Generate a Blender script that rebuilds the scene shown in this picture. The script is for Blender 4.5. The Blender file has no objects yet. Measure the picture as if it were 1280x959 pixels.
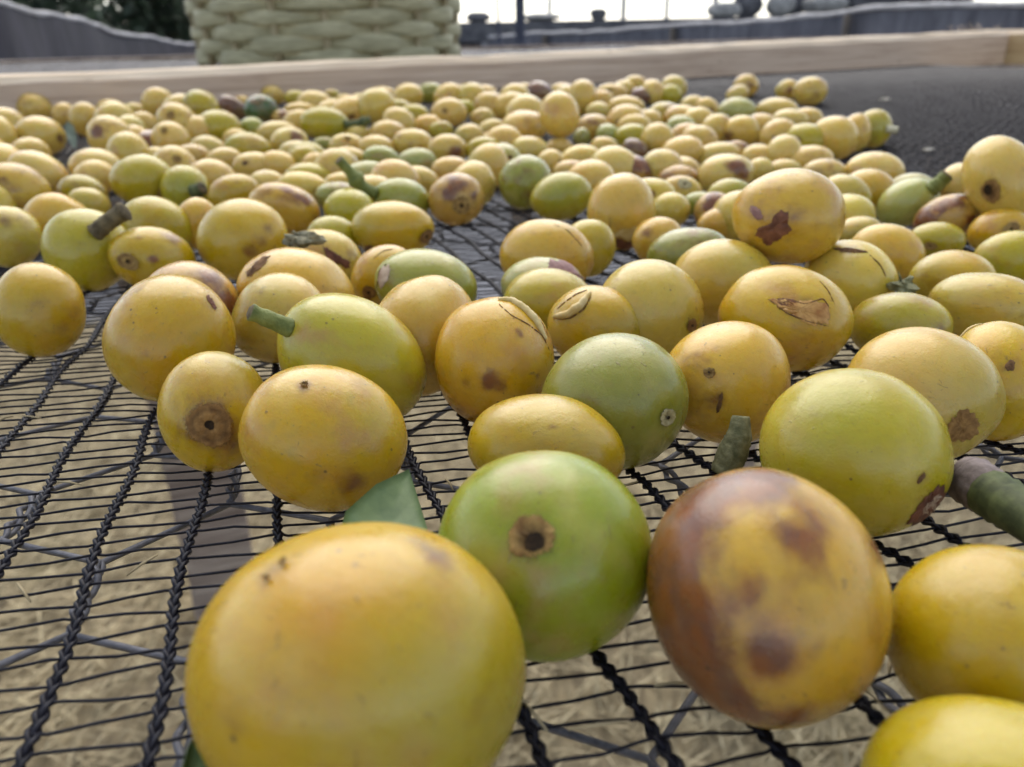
import bpy, math, random
import numpy as np
from mathutils import Vector

# ---------------------------------------------------------------- camera, sky, sun, exposure
SC = bpy.context.scene
COL = SC.collection
W0, H0, FPX = 1280.0, 959.0, 960.0           # measured frame and focal length in its pixels
PITCH = math.radians(24.6)
ROLL = math.radians(1.1)
CAM = np.array([0.0, 0.0, 0.0465])
_F = np.array([0, math.cos(PITCH), -math.sin(PITCH)])
_U0 = np.array([0, math.sin(PITCH), math.cos(PITCH)])
_R0 = np.array([1.0, 0, 0])
RT = math.cos(ROLL) * _R0 - math.sin(ROLL) * _U0
UP = math.sin(ROLL) * _R0 + math.cos(ROLL) * _U0
FW = _F

cam_data = bpy.data.cameras.new('camera')
cam = bpy.data.objects.new('camera', cam_data)
COL.objects.link(cam)
cam_data.sensor_width = 36.0
cam_data.lens = 36.0 * FPX / W0
cam_data.clip_start = 0.005
cam_data.clip_end = 3000.0
from mathutils import Matrix
cam.matrix_world = Matrix(((RT[0], UP[0], -FW[0], CAM[0]), (RT[1], UP[1], -FW[1], CAM[1]),
                           (RT[2], UP[2], -FW[2], CAM[2]), (0, 0, 0, 1)))
cam_data.dof.use_dof = True
cam_data.dof.focus_distance = 0.090
cam_data.dof.aperture_fstop = 35.0
SC.camera = cam

SUN_EL, SUN_AZ = math.radians(50), math.radians(-8)      # azimuth from +Y towards +X
world = bpy.data.worlds.new('World')
SC.world = world
world.use_nodes = True
wn = world.node_tree
wn.nodes.clear()
sky_node = wn.nodes.new('ShaderNodeTexSky')
sky_node.sky_type = 'NISHITA'
sky_node.sun_disc = False
sky_node.sun_elevation = SUN_EL
sky_node.sun_rotation = SUN_AZ
sky_node.air_density = 1.0
sky_node.dust_density = 0.6
sky_node.ozone_density = 2.0
bg = wn.nodes.new('ShaderNodeBackground')
bg.inputs['Strength'].default_value = 0.12
wo = wn.nodes.new('ShaderNodeOutputWorld')
hs = wn.nodes.new('ShaderNodeHueSaturation')            # hazy, overcast: less blue than a clear sky
hs.inputs['Saturation'].default_value = 0.5
wn.links.new(sky_node.outputs[0], hs.inputs['Color'])
wn.links.new(hs.outputs[0], bg.inputs[0])
wn.links.new(bg.outputs[0], wo.inputs[0])

sun_data = bpy.data.lights.new('sun', 'SUN')
sun_data.energy = 1.5
sun_data.angle = math.radians(65)
sun_data.color = (1.0, 0.915, 0.79)
sun = bpy.data.objects.new('sun', sun_data)
COL.objects.link(sun)
sd = Vector((math.sin(SUN_AZ) * math.cos(SUN_EL), math.cos(SUN_AZ) * math.cos(SUN_EL), math.sin(SUN_EL)))
sun.rotation_euler = (-sd).to_track_quat('-Z', 'Y').to_euler()
sun.location = sd * 5

SC.view_settings.view_transform = 'Standard'
SC.view_settings.look = 'None'
SC.view_settings.gamma = 1.0
SC.view_settings.use_curve_mapping = False
SC.view_settings.exposure = 1.2
SC.cycles.max_bounces = 5
SC.cycles.diffuse_bounces = 3
SC.cycles.glossy_bounces = 2
SC.cycles.transparent_max_bounces = 8
SC.cycles.use_adaptive_sampling = True
SC.cycles.adaptive_threshold = 0.035
SC.cycles.use_denoising = True

rng = np.random.default_rng(7)
random.seed(7)

# ---------------------------------------------------------------- helpers
def ray(px, py):
    d = FW * FPX + RT * (px - W0 / 2) - UP * (py - H0 / 2)
    return d / np.linalg.norm(d)

def sstep(a, b, x):
    t = np.clip((x - a) / (b - a), 0, 1)
    return t * t * (3 - 2 * t)

def znet(x, y):
    """height of the slightly sagging net"""
    return -0.0035 * sstep(0.05, 0.20, y) + 0.0125 * sstep(0.22, 0.62, y)

def on_net(px, py, up=0.0):
    d = ray(px, py)
    z = up
    for _ in range(12):
        t = (z - CAM[2]) / d[2]
        p = CAM + d * t
        z = float(znet(p[0], p[1])) + up
    return p

def at_depth(px, py, dist):
    """point on the line of sight at horizontal distance dist"""
    d = ray(px, py)
    return CAM + d * (dist / math.hypot(d[0], d[1]))

def unit(v):
    v = np.asarray(v, float)
    return v / np.linalg.norm(v)

def mesh_obj(name, verts, faces, mat=None, parent=None, loc=(0, 0, 0), smooth=True):
    me = bpy.data.meshes.new(name)
    v = np.asarray(verts, dtype=float)
    if parent is not None:
        pass
    me.from_pydata([tuple(p) for p in v], [], [tuple(f) for f in faces])
    if smooth:
        me.polygons.foreach_set('use_smooth', [True] * len(me.polygons))
    me.update()
    o = bpy.data.objects.new(name, me)
    COL.objects.link(o)
    o.location = loc
    if mat is not None:
        me.materials.append(mat)
    if parent is not None:
        o.parent = parent
    return o

def tag(o, label=None, cat=None, group=None, kind=None):
    if label: o['label'] = label
    if cat: o['category'] = cat
    if group: o['group'] = group
    if kind: o['kind'] = kind
    return o

def empty(name, loc=(0, 0, 0), rz=0.0):
    o = bpy.data.objects.new(name, None)
    COL.objects.link(o)
    o.location = loc
    o.rotation_euler = (0, 0, rz)
    o.empty_display_size = 0.01
    return o

class MB:
    """collects pieces of ONE mesh"""
    def __init__(self):
        self.v, self.f, self.n = [], [], 0
    def add(self, verts, faces):
        verts = np.asarray(verts, float)
        self.v.append(verts)
        self.f.extend([tuple(i + self.n for i in f) for f in faces])
        self.n += len(verts)
    def tube(self, pts, rad, sides=6, cap=True):
        pts = np.asarray(pts, float)
        n = len(pts)
        rad = np.full(n, rad) if np.isscalar(rad) else np.asarray(rad, float)
        tan = np.gradient(pts, axis=0)
        tan /= np.linalg.norm(tan, axis=1)[:, None] + 1e-12
        ref = np.array([0, 0, 1.0]) if abs(tan[0][2]) < 0.9 else np.array([1.0, 0, 0])
        side = np.cross(tan, ref); side /= np.linalg.norm(side, axis=1)[:, None] + 1e-12
        upv = np.cross(side, tan)
        a = np.arange(sides) * 2 * np.pi / sides
        ring = pts[:, None, :] + rad[:, None, None] * (np.cos(a)[None, :, None] * side[:, None, :] + np.sin(a)[None, :, None] * upv[:, None, :])
        verts = ring.reshape(-1, 3)
        faces = []
        for i in range(n - 1):
            for j in range(sides):
                k = (j + 1) % sides
                faces.append((i * sides + j, i * sides + k, (i + 1) * sides + k, (i + 1) * sides + j))
        if cap:
            faces.append(tuple(range(sides))[::-1])
            faces.append(tuple((n - 1) * sides + j for j in range(sides)))
        self.add(verts, faces)
    def box(self, lo, hi):
        x0, y0, z0 = lo; x1, y1, z1 = hi
        v = [(x0, y0, z0), (x1, y0, z0), (x1, y1, z0), (x0, y1, z0), (x0, y0, z1), (x1, y0, z1), (x1, y1, z1), (x0, y1, z1)]
        f = [(0, 3, 2, 1), (4, 5, 6, 7), (0, 1, 5, 4), (1, 2, 6, 5), (2, 3, 7, 6), (3, 0, 4, 7)]
        self.add(v, f)
    def build(self, name, mat, parent=None, smooth=True, loc=(0, 0, 0)):
        v = np.concatenate(self.v) - np.asarray(loc, float)
        return mesh_obj(name, v, self.f, mat, parent, loc, smooth)

# ---------------------------------------------------------------- materials
def new_mat(name):
    m = bpy.data.materials.new(name)
    m.use_nodes = True
    nt = m.node_tree
    return m, nt, nt.nodes['Principled BSDF']

def N(nt, kind, **kw):
    n = nt.nodes.new(kind)
    for k, v in kw.items():
        setattr(n, k, v)
    return n

def noise(nt, vec, scale, detail=3.0, rough=0.55, dist=0.0):
    n = N(nt, 'ShaderNodeTexNoise')
    n.inputs['Scale'].default_value = scale
    n.inputs['Detail'].default_value = detail
    n.inputs['Roughness'].default_value = rough
    n.inputs['Distortion'].default_value = dist
    if vec is not None:
        nt.links.new(vec, n.inputs['Vector'])
    return n.outputs['Fac']

def ramp(nt, fac, stops):
    r = N(nt, 'ShaderNodeValToRGB')
    while len(r.color_ramp.elements) < len(stops):
        r.color_ramp.elements.new(0.5)
    for e, (p, c) in zip(r.color_ramp.elements, stops):
        e.position = p
        e.color = (*c, 1) if len(c) == 3 else c
    nt.links.new(fac, r.inputs['Fac'])
    return r.outputs['Color']

def mixc(nt, fac, a, b, mode='MIX'):
    m = N(nt, 'ShaderNodeMix', data_type='RGBA', blend_type=mode)
    for sock, val in ((m.inputs[0], fac), (m.inputs[6], a), (m.inputs[7], b)):
        if isinstance(val, (int, float)):
            sock.default_value = val
        elif isinstance(val, tuple):
            sock.default_value = (*val, 1) if len(val) == 3 else val
        else:
            nt.links.new(val, sock)
    return m.outputs[2]

def math_(nt, op, a, b=None, c=None, clamp=False):
    m = N(nt, 'ShaderNodeMath', operation=op, use_clamp=clamp)
    for sock, val in zip(m.inputs, (a, b, c)):
        if val is None: continue
        if isinstance(val, (int, float)): sock.default_value = val
        else: nt.links.new(val, sock)
    return m.outputs[0]

def maprange(nt, v, a, b, c=0.0, d=1.0, smooth=True):
    m = N(nt, 'ShaderNodeMapRange', interpolation_type='SMOOTHSTEP' if smooth else 'LINEAR')
    nt.links.new(v, m.inputs[0])
    for i, x in enumerate((a, b, c, d)):
        m.inputs[i + 1].default_value = x
    return m.outputs[0]

def bump(nt, h, strength, dist, bsdf):
    b = N(nt, 'ShaderNodeBump')
    b.inputs['Strength'].default_value = strength
    b.inputs['Distance'].default_value = dist
    nt.links.new(h, b.inputs['Height'])
    nt.links.new(b.outputs[0], bsdf.inputs['Normal'])

def vmul(nt, vec, s):
    m = N(nt, 'ShaderNodeVectorMath', operation='MULTIPLY')
    nt.links.new(vec, m.inputs[0])
    m.inputs[1].default_value = s
    return m.outputs[0]

def cherry_material():
    m, nt, b = new_mat('cherry_skin')
    L = nt.links.new
    at = N(nt, 'ShaderNodeAttribute'); at.attribute_name = 'rest'
    br = N(nt, 'ShaderNodeAttribute'); br.attribute_name = 'bruise'
    gr = N(nt, 'ShaderNodeAttribute'); gr.attribute_name = 'green'
    oi = N(nt, 'ShaderNodeObjectInfo')
    off = N(nt, 'ShaderNodeVectorMath', operation='SCALE')
    off.inputs[0].default_value = (61.0, 37.0, 83.0)
    L(oi.outputs['Random'], off.inputs['Scale'])
    add = N(nt, 'ShaderNodeVectorMath', operation='ADD')
    L(at.outputs['Vector'], add.inputs[0]); L(off.outputs[0], add.inputs[1])
    p = add.outputs[0]
    base = oi.outputs['Color']
    # slow drift of ripeness over the skin
    n1 = noise(nt, p, 0.9, 2.0)
    warm = mixc(nt, 1.0, base, (1.03, 0.87, 0.7), 'MULTIPLY')
    pale = mixc(nt, 0.35, base, (0.58, 0.47, 0.17))
    c = mixc(nt, maprange(nt, n1, 0.50, 0.76, 0, 0.75), base, warm)
    off2 = N(nt, 'ShaderNodeVectorMath', operation='ADD'); L(p, off2.inputs[0]); off2.inputs[1].default_value = (9.1, 4.7, 2.2)
    n2 = noise(nt, off2.outputs[0], 1.2, 2.0)
    c = mixc(nt, maprange(nt, n2, 0.48, 0.74, 0, 0.7), c, pale)
    c = mixc(nt, gr.outputs['Fac'], c, (0.235, 0.255, 0.03))
    # faint lengthwise streaks
    st = noise(nt, vmul(nt, p, (7.0, 7.0, 1.1)), 1.6, 3.0)
    c = mixc(nt, 0.16, c, ramp(nt, st, [(0.30, (0.66, 0.60, 0.52)), (0.68, (1.18, 1.14, 1.06))]), 'MULTIPLY')
    # olive smudges
    sm = noise(nt, off2.outputs[0], 2.6, 3.0, 0.6)
    c = mixc(nt, maprange(nt, sm, 0.60, 0.78, 0, 0.35), c, (0.24, 0.19, 0.05))
    # pinkish blush on sun-dried sides
    off3 = N(nt, 'ShaderNodeVectorMath', operation='ADD'); L(p, off3.inputs[0]); off3.inputs[1].default_value = (3.3, 17.7, 5.1)
    bl3 = math_(nt, 'MULTIPLY', maprange(nt, noise(nt, off3.outputs[0], 1.05, 3.0, 0.6), 0.50, 0.74, 0, 0.85), maprange(nt, oi.outputs['Random'], 0.15, 0.75))
    c = mixc(nt, bl3, c, mixc(nt, 0.6, c, (0.36, 0.155, 0.085)))
    # bruises: placed ones plus loose blotches
    bn = noise(nt, p, 2.3, 3.5, 0.62, 0.4)
    loose = math_(nt, 'MULTIPLY', math_(nt, 'SUBTRACT', oi.outputs['Alpha'], 1.0), -1.0)
    loose = math_(nt, 'MULTIPLY', loose, maprange(nt, noise(nt, p, 1.25, 3.0), 0.35, 0.62))
    tot = math_(nt, 'ADD', math_(nt, 'MULTIPLY', br.outputs['Fac'], 1.35), loose)
    tot = math_(nt, 'ADD', tot, math_(nt, 'MULTIPLY_ADD', bn, 1.3, -0.65))
    tot = math_(nt, 'MULTIPLY', maprange(nt, tot, 0.10, 0.86), 0.93)
    any_ = math_(nt, 'ADD', br.outputs['Fac'], loose)
    tot = math_(nt, 'MULTIPLY', tot, maprange(nt, any_, 0.02, 0.2))
    bc = mixc(nt, maprange(nt, noise(nt, p, 3.4, 2.0), 0.38, 0.64), (0.17, 0.050, 0.015), (0.115, 0.042, 0.028))
    c = mixc(nt, tot, c, bc)
    # small dark specks and corky dots
    vo = N(nt, 'ShaderNodeTexVoronoi'); vo.inputs['Scale'].default_value = 6.5
    L(p, vo.inputs['Vector'])
    vs = N(nt, 'ShaderNodeSeparateColor'); L(vo.outputs['Color'], vs.inputs[0])
    size = maprange(nt, vs.outputs[0], 0.55, 1.0, 0.0, 0.15, False)
    spk = math_(nt, 'LESS_THAN', vo.outputs['Distance'], size)
    spk = math_(nt, 'MULTIPLY', spk, maprange(nt, noise(nt, p, 1.7, 2.0), 0.38, 0.56))
    c = mixc(nt, math_(nt, 'MULTIPLY', spk, 0.78), c, (0.075, 0.042, 0.02))
    v2 = N(nt, 'ShaderNodeTexVoronoi'); v2.inputs['Scale'].default_value = 19.0
    L(p, v2.inputs['Vector'])
    s2 = N(nt, 'ShaderNodeSeparateColor'); L(v2.outputs['Color'], s2.inputs[0])
    sp2 = math_(nt, 'LESS_THAN', v2.outputs['Distance'], maprange(nt, s2.outputs[1], 0.62, 1.0, 0.0, 0.20, False))
    sp2 = math_(nt, 'MULTIPLY', sp2, maprange(nt, sm, 0.44, 0.60))
    c = mixc(nt, math_(nt, 'MULTIPLY', sp2, 0.6), c, (0.10, 0.062, 0.022))
    fine = noise(nt, p, 34.0, 2.0, 0.6)
    c = mixc(nt, maprange(nt, fine, 0.60, 0.74, 0, 0.25), c, (0.20, 0.14, 0.05))
    # scuffs: short thin rubbed lines
    sc = noise(nt, vmul(nt, off2.outputs[0], (3.0, 17.0, 9.0)), 1.0, 2.0, 0.5, 0.8)
    sc = math_(nt, 'MULTIPLY', maprange(nt, sc, 0.665, 0.72), maprange(nt, n1, 0.47, 0.58))
    c = mixc(nt, math_(nt, 'MULTIPLY', sc, 0.55), c, (0.14, 0.085, 0.03))
    # dull pale film: sky sheen mixed into the skin colour
    sheen_film = noise(nt, p, 3.2, 3.0, 0.65)
    c = mixc(nt, maprange(nt, sheen_film, 0.45, 0.8, 0.0, 0.08), c, (0.42, 0.37, 0.26))
    L(c, b.inputs['Base Color'])
    rr = maprange(nt, sheen_film, 0.3, 0.72, 0.20, 0.40)
    L(rr, b.inputs['Roughness'])
    b.inputs['Specular IOR Level'].default_value = 0.42
    b.inputs['Coat Weight'].default_value = 0.24
    b.inputs['Coat Roughness'].default_value = 0.22
    b.inputs['Subsurface Weight'].default_value = 0.25
    b.inputs['Subsurface Radius'].default_value = (1.0, 0.42, 0.06)
    b.inputs['Subsurface Scale'].default_value = 0.003
    hh = math_(nt, 'ADD', math_(nt, 'MULTIPLY', noise(nt, p, 5.0, 3.0), 0.38), math_(nt, 'MULTIPLY', fine, 0.14))
    hh = math_(nt, 'SUBTRACT', hh, math_(nt, 'MULTIPLY', math_(nt, 'ADD', spk, sc), 0.14))
    hh = math_(nt, 'SUBTRACT', hh, math_(nt, 'MULTIPLY', tot, 0.10))
    bump(nt, hh, 0.55, 0.0004, b)
    return m

def simple_mat(name, c1, c2, scale, rough=0.7, bumps=0.3, bdist=0.0003, detail=5.0, spec=0.35, lo=0.35, hi=0.65, stretch=None, coord='Object'):
    m, nt, b = new_mat(name)
    tc = N(nt, 'ShaderNodeTexCoord')
    v = tc.outputs[coord]
    if stretch: v = vmul(nt, v, stretch)
    n = noise(nt, v, scale, detail, 0.6)
    nt.links.new(ramp(nt, n, [(lo, c1), (hi, c2)]), b.inputs['Base Color'])
    b.inputs['Roughness'].default_value = rough
    b.inputs['Specular IOR Level'].default_value = spec
    if bumps: bump(nt, n, bumps, bdist, b)
    return m

def scar_mat(name, c1, c2, scale=700, rough=0.7, dark=(0.05, 0.022, 0.01)):
    """dried skin: 'fade' thins it out towards its ragged edge, 'tone' darkens rings and pits"""
    m, nt, b = new_mat(name)
    tc = N(nt, 'ShaderNodeTexCoord'); o = tc.outputs['Object']
    n = noise(nt, o, scale, 4.0, 0.6)
    c = ramp(nt, n, [(0.35, c1), (0.65, c2)])
    tn_ = N(nt, 'ShaderNodeAttribute'); tn_.attribute_name = 'tone'
    fd = N(nt, 'ShaderNodeAttribute'); fd.attribute_name = 'fade'
    c = mixc(nt, tn_.outputs['Fac'], c, dark)
    nt.links.new(c, b.inputs['Base Color'])
    b.inputs['Roughness'].default_value = rough
    b.inputs['Specular IOR Level'].default_value = 0.3
    al = math_(nt, 'ADD', fd.outputs['Fac'], math_(nt, 'MULTIPLY_ADD', noise(nt, o, scale * 3.5, 3.0, 0.65), 1.2, -0.6))
    nt.links.new(maprange(nt, al, 0.25, 0.62), b.inputs['Alpha'])
    bump(nt, n, 0.6, 0.0002, b)
    return m

def wood_mat(name, dark, mid, light, gs=1.0):
    m, nt, b = new_mat(name)
    tc = N(nt, 'ShaderNodeTexCoord')
    o = tc.outputs['Object']
    g = noise(nt, vmul(nt, o, (4 * gs, 90 * gs, 90 * gs)), 1.0, 5.0, 0.62, 0.6)
    big = noise(nt, vmul(nt, o, (3 * gs, 14 * gs, 14 * gs)), 1.0, 3.0)
    c = ramp(nt, g, [(0.30, dark), (0.50, mid), (0.72, light)])
    c = mixc(nt, maprange(nt, big, 0.52, 0.75, 0, 0.45), c, dark)
    kn = N(nt, 'ShaderNodeTexVoronoi'); kn.inputs['Scale'].default_value = 1.0
    nt.links.new(vmul(nt, o, (7 * gs, 22 * gs, 22 * gs)), kn.inputs['Vector'])
    c = mixc(nt, maprange(nt, kn.outputs['Distance'], 0.10, 0.02, 0, 0.7), c, (dark[0] * 0.45, dark[1] * 0.4, dark[2] * 0.38))
    nt.links.new(c, b.inputs['Base Color'])
    b.inputs['Roughness'].default_value = 0.8
    b.inputs['Specular IOR Level'].default_value = 0.25
    bump(nt, g, 0.4, 0.0012, b)
    return m

M_CHERRY = cherry_material()
M_NET = simple_mat('net_plastic', (0.005, 0.005, 0.009), (0.012, 0.0125, 0.020), 900, rough=0.42, bumps=0, spec=0.14)
M_WIRE = simple_mat('galvanised_wire', (0.07, 0.072, 0.088), (0.14, 0.143, 0.165), 700, rough=0.55, bumps=0, spec=0.4)
M_STALK = simple_mat('stalk_green', (0.085, 0.11, 0.022), (0.20, 0.22, 0.06), 420, rough=0.65, bumps=0.9, bdist=0.0006)
M_STALK_BROWN = simple_mat('stalk_brown', (0.045, 0.033, 0.016), (0.16, 0.125, 0.065), 520, rough=0.85, bumps=0.8, bdist=0.0005)
M_STALK_DARK = simple_mat('stalk_dark_green', (0.035, 0.045, 0.016), (0.10, 0.12, 0.04), 420, rough=0.7, bdist=0.0003)
M_STALK_PALE = simple_mat('stalk_pale', (0.40, 0.38, 0.24), (0.62, 0.58, 0.42), 420, rough=0.7, bdist=0.0002)
M_SCAR = scar_mat('scar_cork', (0.20, 0.11, 0.035), (0.42, 0.28, 0.09), 900, 0.8)
M_SCAR_PALE = scar_mat('scar_pale', (0.34, 0.29, 0.14), (0.56, 0.50, 0.30), 900, 0.8)
M_SCAR_BROWN = scar_mat('scar_brown', (0.17, 0.085, 0.025), (0.34, 0.19, 0.06), 900, 0.8)
M_PIT = scar_mat('pit_dark', (0.012, 0.007, 0.003), (0.04, 0.022, 0.008), 1200, 0.9)
M_SCAB = scar_mat('scab_brown', (0.085, 0.030, 0.018), (0.19, 0.075, 0.04), 650, 0.55)
M_SCAB_PURPLE = scar_mat('scab_purple', (0.16, 0.075, 0.07), (0.30, 0.17, 0.15), 600, 0.6)
M_CRACK = scar_mat('crack_dark', (0.075, 0.036, 0.016), (0.22, 0.12, 0.05), 900, 0.8)
M_LIP = scar_mat('torn_lip', (0.50, 0.36, 0.12), (0.64, 0.52, 0.27), 500, 0.5)
M_FLESH = scar_mat('dried_flesh', (0.34, 0.23, 0.16), (0.55, 0.44, 0.32), 450, 0.6)
M_FLESH_O = scar_mat('wet_flesh', (0.30, 0.13, 0.03), (0.58, 0.36, 0.12), 450, 0.35)
M_STUB = simple_mat('stub_grey_green', (0.085, 0.09, 0.04), (0.26, 0.25, 0.135), 600, rough=0.8, bumps=0.8, bdist=0.0004)
M_MAT = simple_mat('ground_cover_cloth', (0.085, 0.09, 0.105), (0.15, 0.155, 0.175), 3.0, rough=0.8, bumps=0.4, bdist=0.01)
M_LEAF = simple_mat('leaf_green', (0.055, 0.10, 0.03), (0.115, 0.17, 0.06), 260, rough=0.55, bumps=0.3, bdist=0.0003)
M_LEAF_GREY = simple_mat('leaf_grey', (0.15, 0.19, 0.15), (0.26, 0.31, 0.24), 260, rough=0.6)
M_TWIG = simple_mat('twig_bark', (0.05, 0.035, 0.03), (0.21, 0.17, 0.16), 420, rough=0.75, bumps=0.7, bdist=0.0004)
M_DEBRIS = simple_mat('debris', (0.05, 0.05, 0.025), (0.24, 0.22, 0.14), 700, rough=0.85, bumps=0.8, bdist=0.0004)
M_FLECK = simple_mat('fleck', (0.45, 0.42, 0.34), (0.62, 0.58, 0.5), 300, rough=0.8)
M_FRAME = wood_mat('frame_wood', (0.37, 0.27, 0.20), (0.51, 0.39, 0.30), (0.61, 0.49, 0.385), 3.0)
M_FRAME_TOP = wood_mat('frame_wood_lit_top', (0.52, 0.40, 0.28), (0.66, 0.54, 0.40), (0.74, 0.63, 0.49), 3.0)  # same timber made paler: light on the upper side put into the colour
M_FRAME_YELLOW = wood_mat('frame_wood_yellow', (0.36, 0.25, 0.13), (0.46, 0.34, 0.19), (0.54, 0.42, 0.26), 3.0)
M_POST = wood_mat('grey_post_wood', (0.12, 0.09, 0.075), (0.24, 0.19, 0.16), (0.40, 0.34, 0.29), 1.0)
M_BASKET = simple_mat('split_cane', (0.25, 0.235, 0.135), (0.42, 0.39, 0.245), 1.0, rough=0.6, bumps=0.4, bdist=0.0006, stretch=(40, 40, 260))
M_BASKET_STAKE = simple_mat('cane_stake', (0.22, 0.18, 0.10), (0.36, 0.31, 0.19), 60, rough=0.7)
M_CLOTH = simple_mat('shade_cloth', (0.022, 0.019, 0.026), (0.05, 0.044, 0.057), 6.0, rough=0.75, bumps=0.3, bdist=0.002, spec=0.4, stretch=(3, 3, 0.7))
M_CLOTH_GREY = simple_mat('shade_cloth_grey', (0.07, 0.07, 0.085), (0.15, 0.15, 0.175), 5.0, rough=0.75, bumps=0.3, bdist=0.002, spec=0.4, stretch=(3, 3, 0.7))
M_ROPE = simple_mat('rope', (0.40, 0.38, 0.38), (0.62, 0.60, 0.60), 40, rough=0.85)
M_BEDNET = simple_mat('bed_net_cloth', (0.03, 0.034, 0.046), (0.065, 0.07, 0.09), 120, rough=0.6, bumps=0.4, bdist=0.001, spec=0.5)
def open_net(m, share):
    nt = m.node_tree; b = nt.nodes['Principled BSDF']; b.inputs['Alpha'].default_value = share
    return m
open_net(M_BEDNET, 0.55)
M_SACK = simple_mat('woven_sack', (0.21, 0.21, 0.205), (0.34, 0.335, 0.325), 14, rough=0.85, bumps=0.5, bdist=0.01)
M_SACK_D = simple_mat('dark_sack', (0.06, 0.06, 0.07), (0.13, 0.13, 0.14), 14, rough=0.85, bumps=0.5, bdist=0.01)
M_POLE_BLUE = simple_mat('dark_pole', (0.025, 0.03, 0.05), (0.05, 0.055, 0.085), 10, rough=0.6)
M_POLE_GREY = simple_mat('grey_pole', (0.22, 0.22, 0.24), (0.34, 0.34, 0.36), 10, rough=0.7)
M_BARK = simple_mat('bark', (0.05, 0.045, 0.04), (0.12, 0.10, 0.085), 8, rough=0.9, bumps=0.8, bdist=0.02)
M_FOLI = simple_mat('foliage', (0.020, 0.032, 0.020), (0.05, 0.075, 0.035), 1.4, rough=0.6, bumps=0)
M_STRAW = simple_mat('straw', (0.15, 0.115, 0.06), (0.52, 0.44, 0.27), 30, rough=0.8, bumps=0)
def ground_material():
    m, nt, b = new_mat('dry_ground')
    tc = N(nt, 'ShaderNodeTexCoord'); o = tc.outputs['Object']
    a = noise(nt, o, 5.0, 6.0, 0.65)
    s = noise(nt, vmul(nt, o, (60, 16, 30)), 1.0, 5.0, 0.65, 0.6)
    c = ramp(nt, s, [(0.28, (0.085, 0.065, 0.035)), (0.52, (0.24, 0.19, 0.105)), (0.75, (0.42, 0.345, 0.20))])
    c = mixc(nt, maprange(nt, a, 0.42, 0.68, 0, 0.5), c, (0.25, 0.20, 0.13))
    g = noise(nt, o, 1.3, 4.0)
    c = mixc(nt, maprange(nt, g, 0.55, 0.75, 0, 0.35), c, (0.16, 0.17, 0.07))
    nt.links.new(c, b.inputs['Base Color'])
    b.inputs['Roughness'].default_value = 0.9
    bump(nt, s, 0.4, 0.005, b)
    return m
M_GROUND = ground_material()
# ---------------------------------------------------------------- ground
GZ = -0.86
g = MB()
g.add([(-400, -400, GZ), (400, -400, GZ), (400, 1500, GZ), (-400, 1500, GZ)], [(0, 1, 2, 3)])
go = g.build('ground', M_GROUND, smooth=False)
tag(go, kind='structure')
gm = MB(); nx, ny = 40, 12
Vg = [(-14 + 30 * i / nx, 2.55 + 0.05 * math.sin(i * 2.1) + 9.0 * j / ny, GZ + 0.006 + 0.004 * math.sin(i * 1.7 + j) ) for i in range(nx + 1) for j in range(ny + 1)]
gm.add(Vg, [(i * (ny + 1) + j, (i + 1) * (ny + 1) + j, (i + 1) * (ny + 1) + j + 1, i * (ny + 1) + j + 1) for i in range(nx) for j in range(ny)])
tag(gm.build('ground_cover', M_MAT), kind='structure')
# dry grass lying on the ground under the bed
gb = MB()
R2 = np.random.default_rng(3)
for i in range(20000):
    x, y = R2.uniform(-1.5, 1.7), R2.uniform(0.05, 2.6)
    a = R2.normal(0.5, 0.9)
    ln = R2.uniform(0.04, 0.16); w = R2.uniform(0.0008, 0.0022)
    d = np.array([math.cos(a), math.sin(a), 0.0]); s = np.array([-d[1], d[0], 0])
    z0 = GZ + R2.uniform(0.002, 0.012); z1 = GZ + R2.uniform(0.004, 0.03)
    p0 = np.array([x, y, z0]); p2 = p0 + d * ln; p2[2] = z1
    p1 = (p0 + p2) / 2; p1[2] = max(z0, z1) + R2.uniform(0, 0.012)
    gb.add([p0 - s * w, p0 + s * w, p1 - s * w, p1 + s * w, p2], [(0, 1, 3, 2), (2, 3, 4)])
tag(gb.build('dry_grass', M_STRAW, smooth=False), 'straw coloured dry grass lying on the ground under the net', 'grass', kind='stuff')

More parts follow.
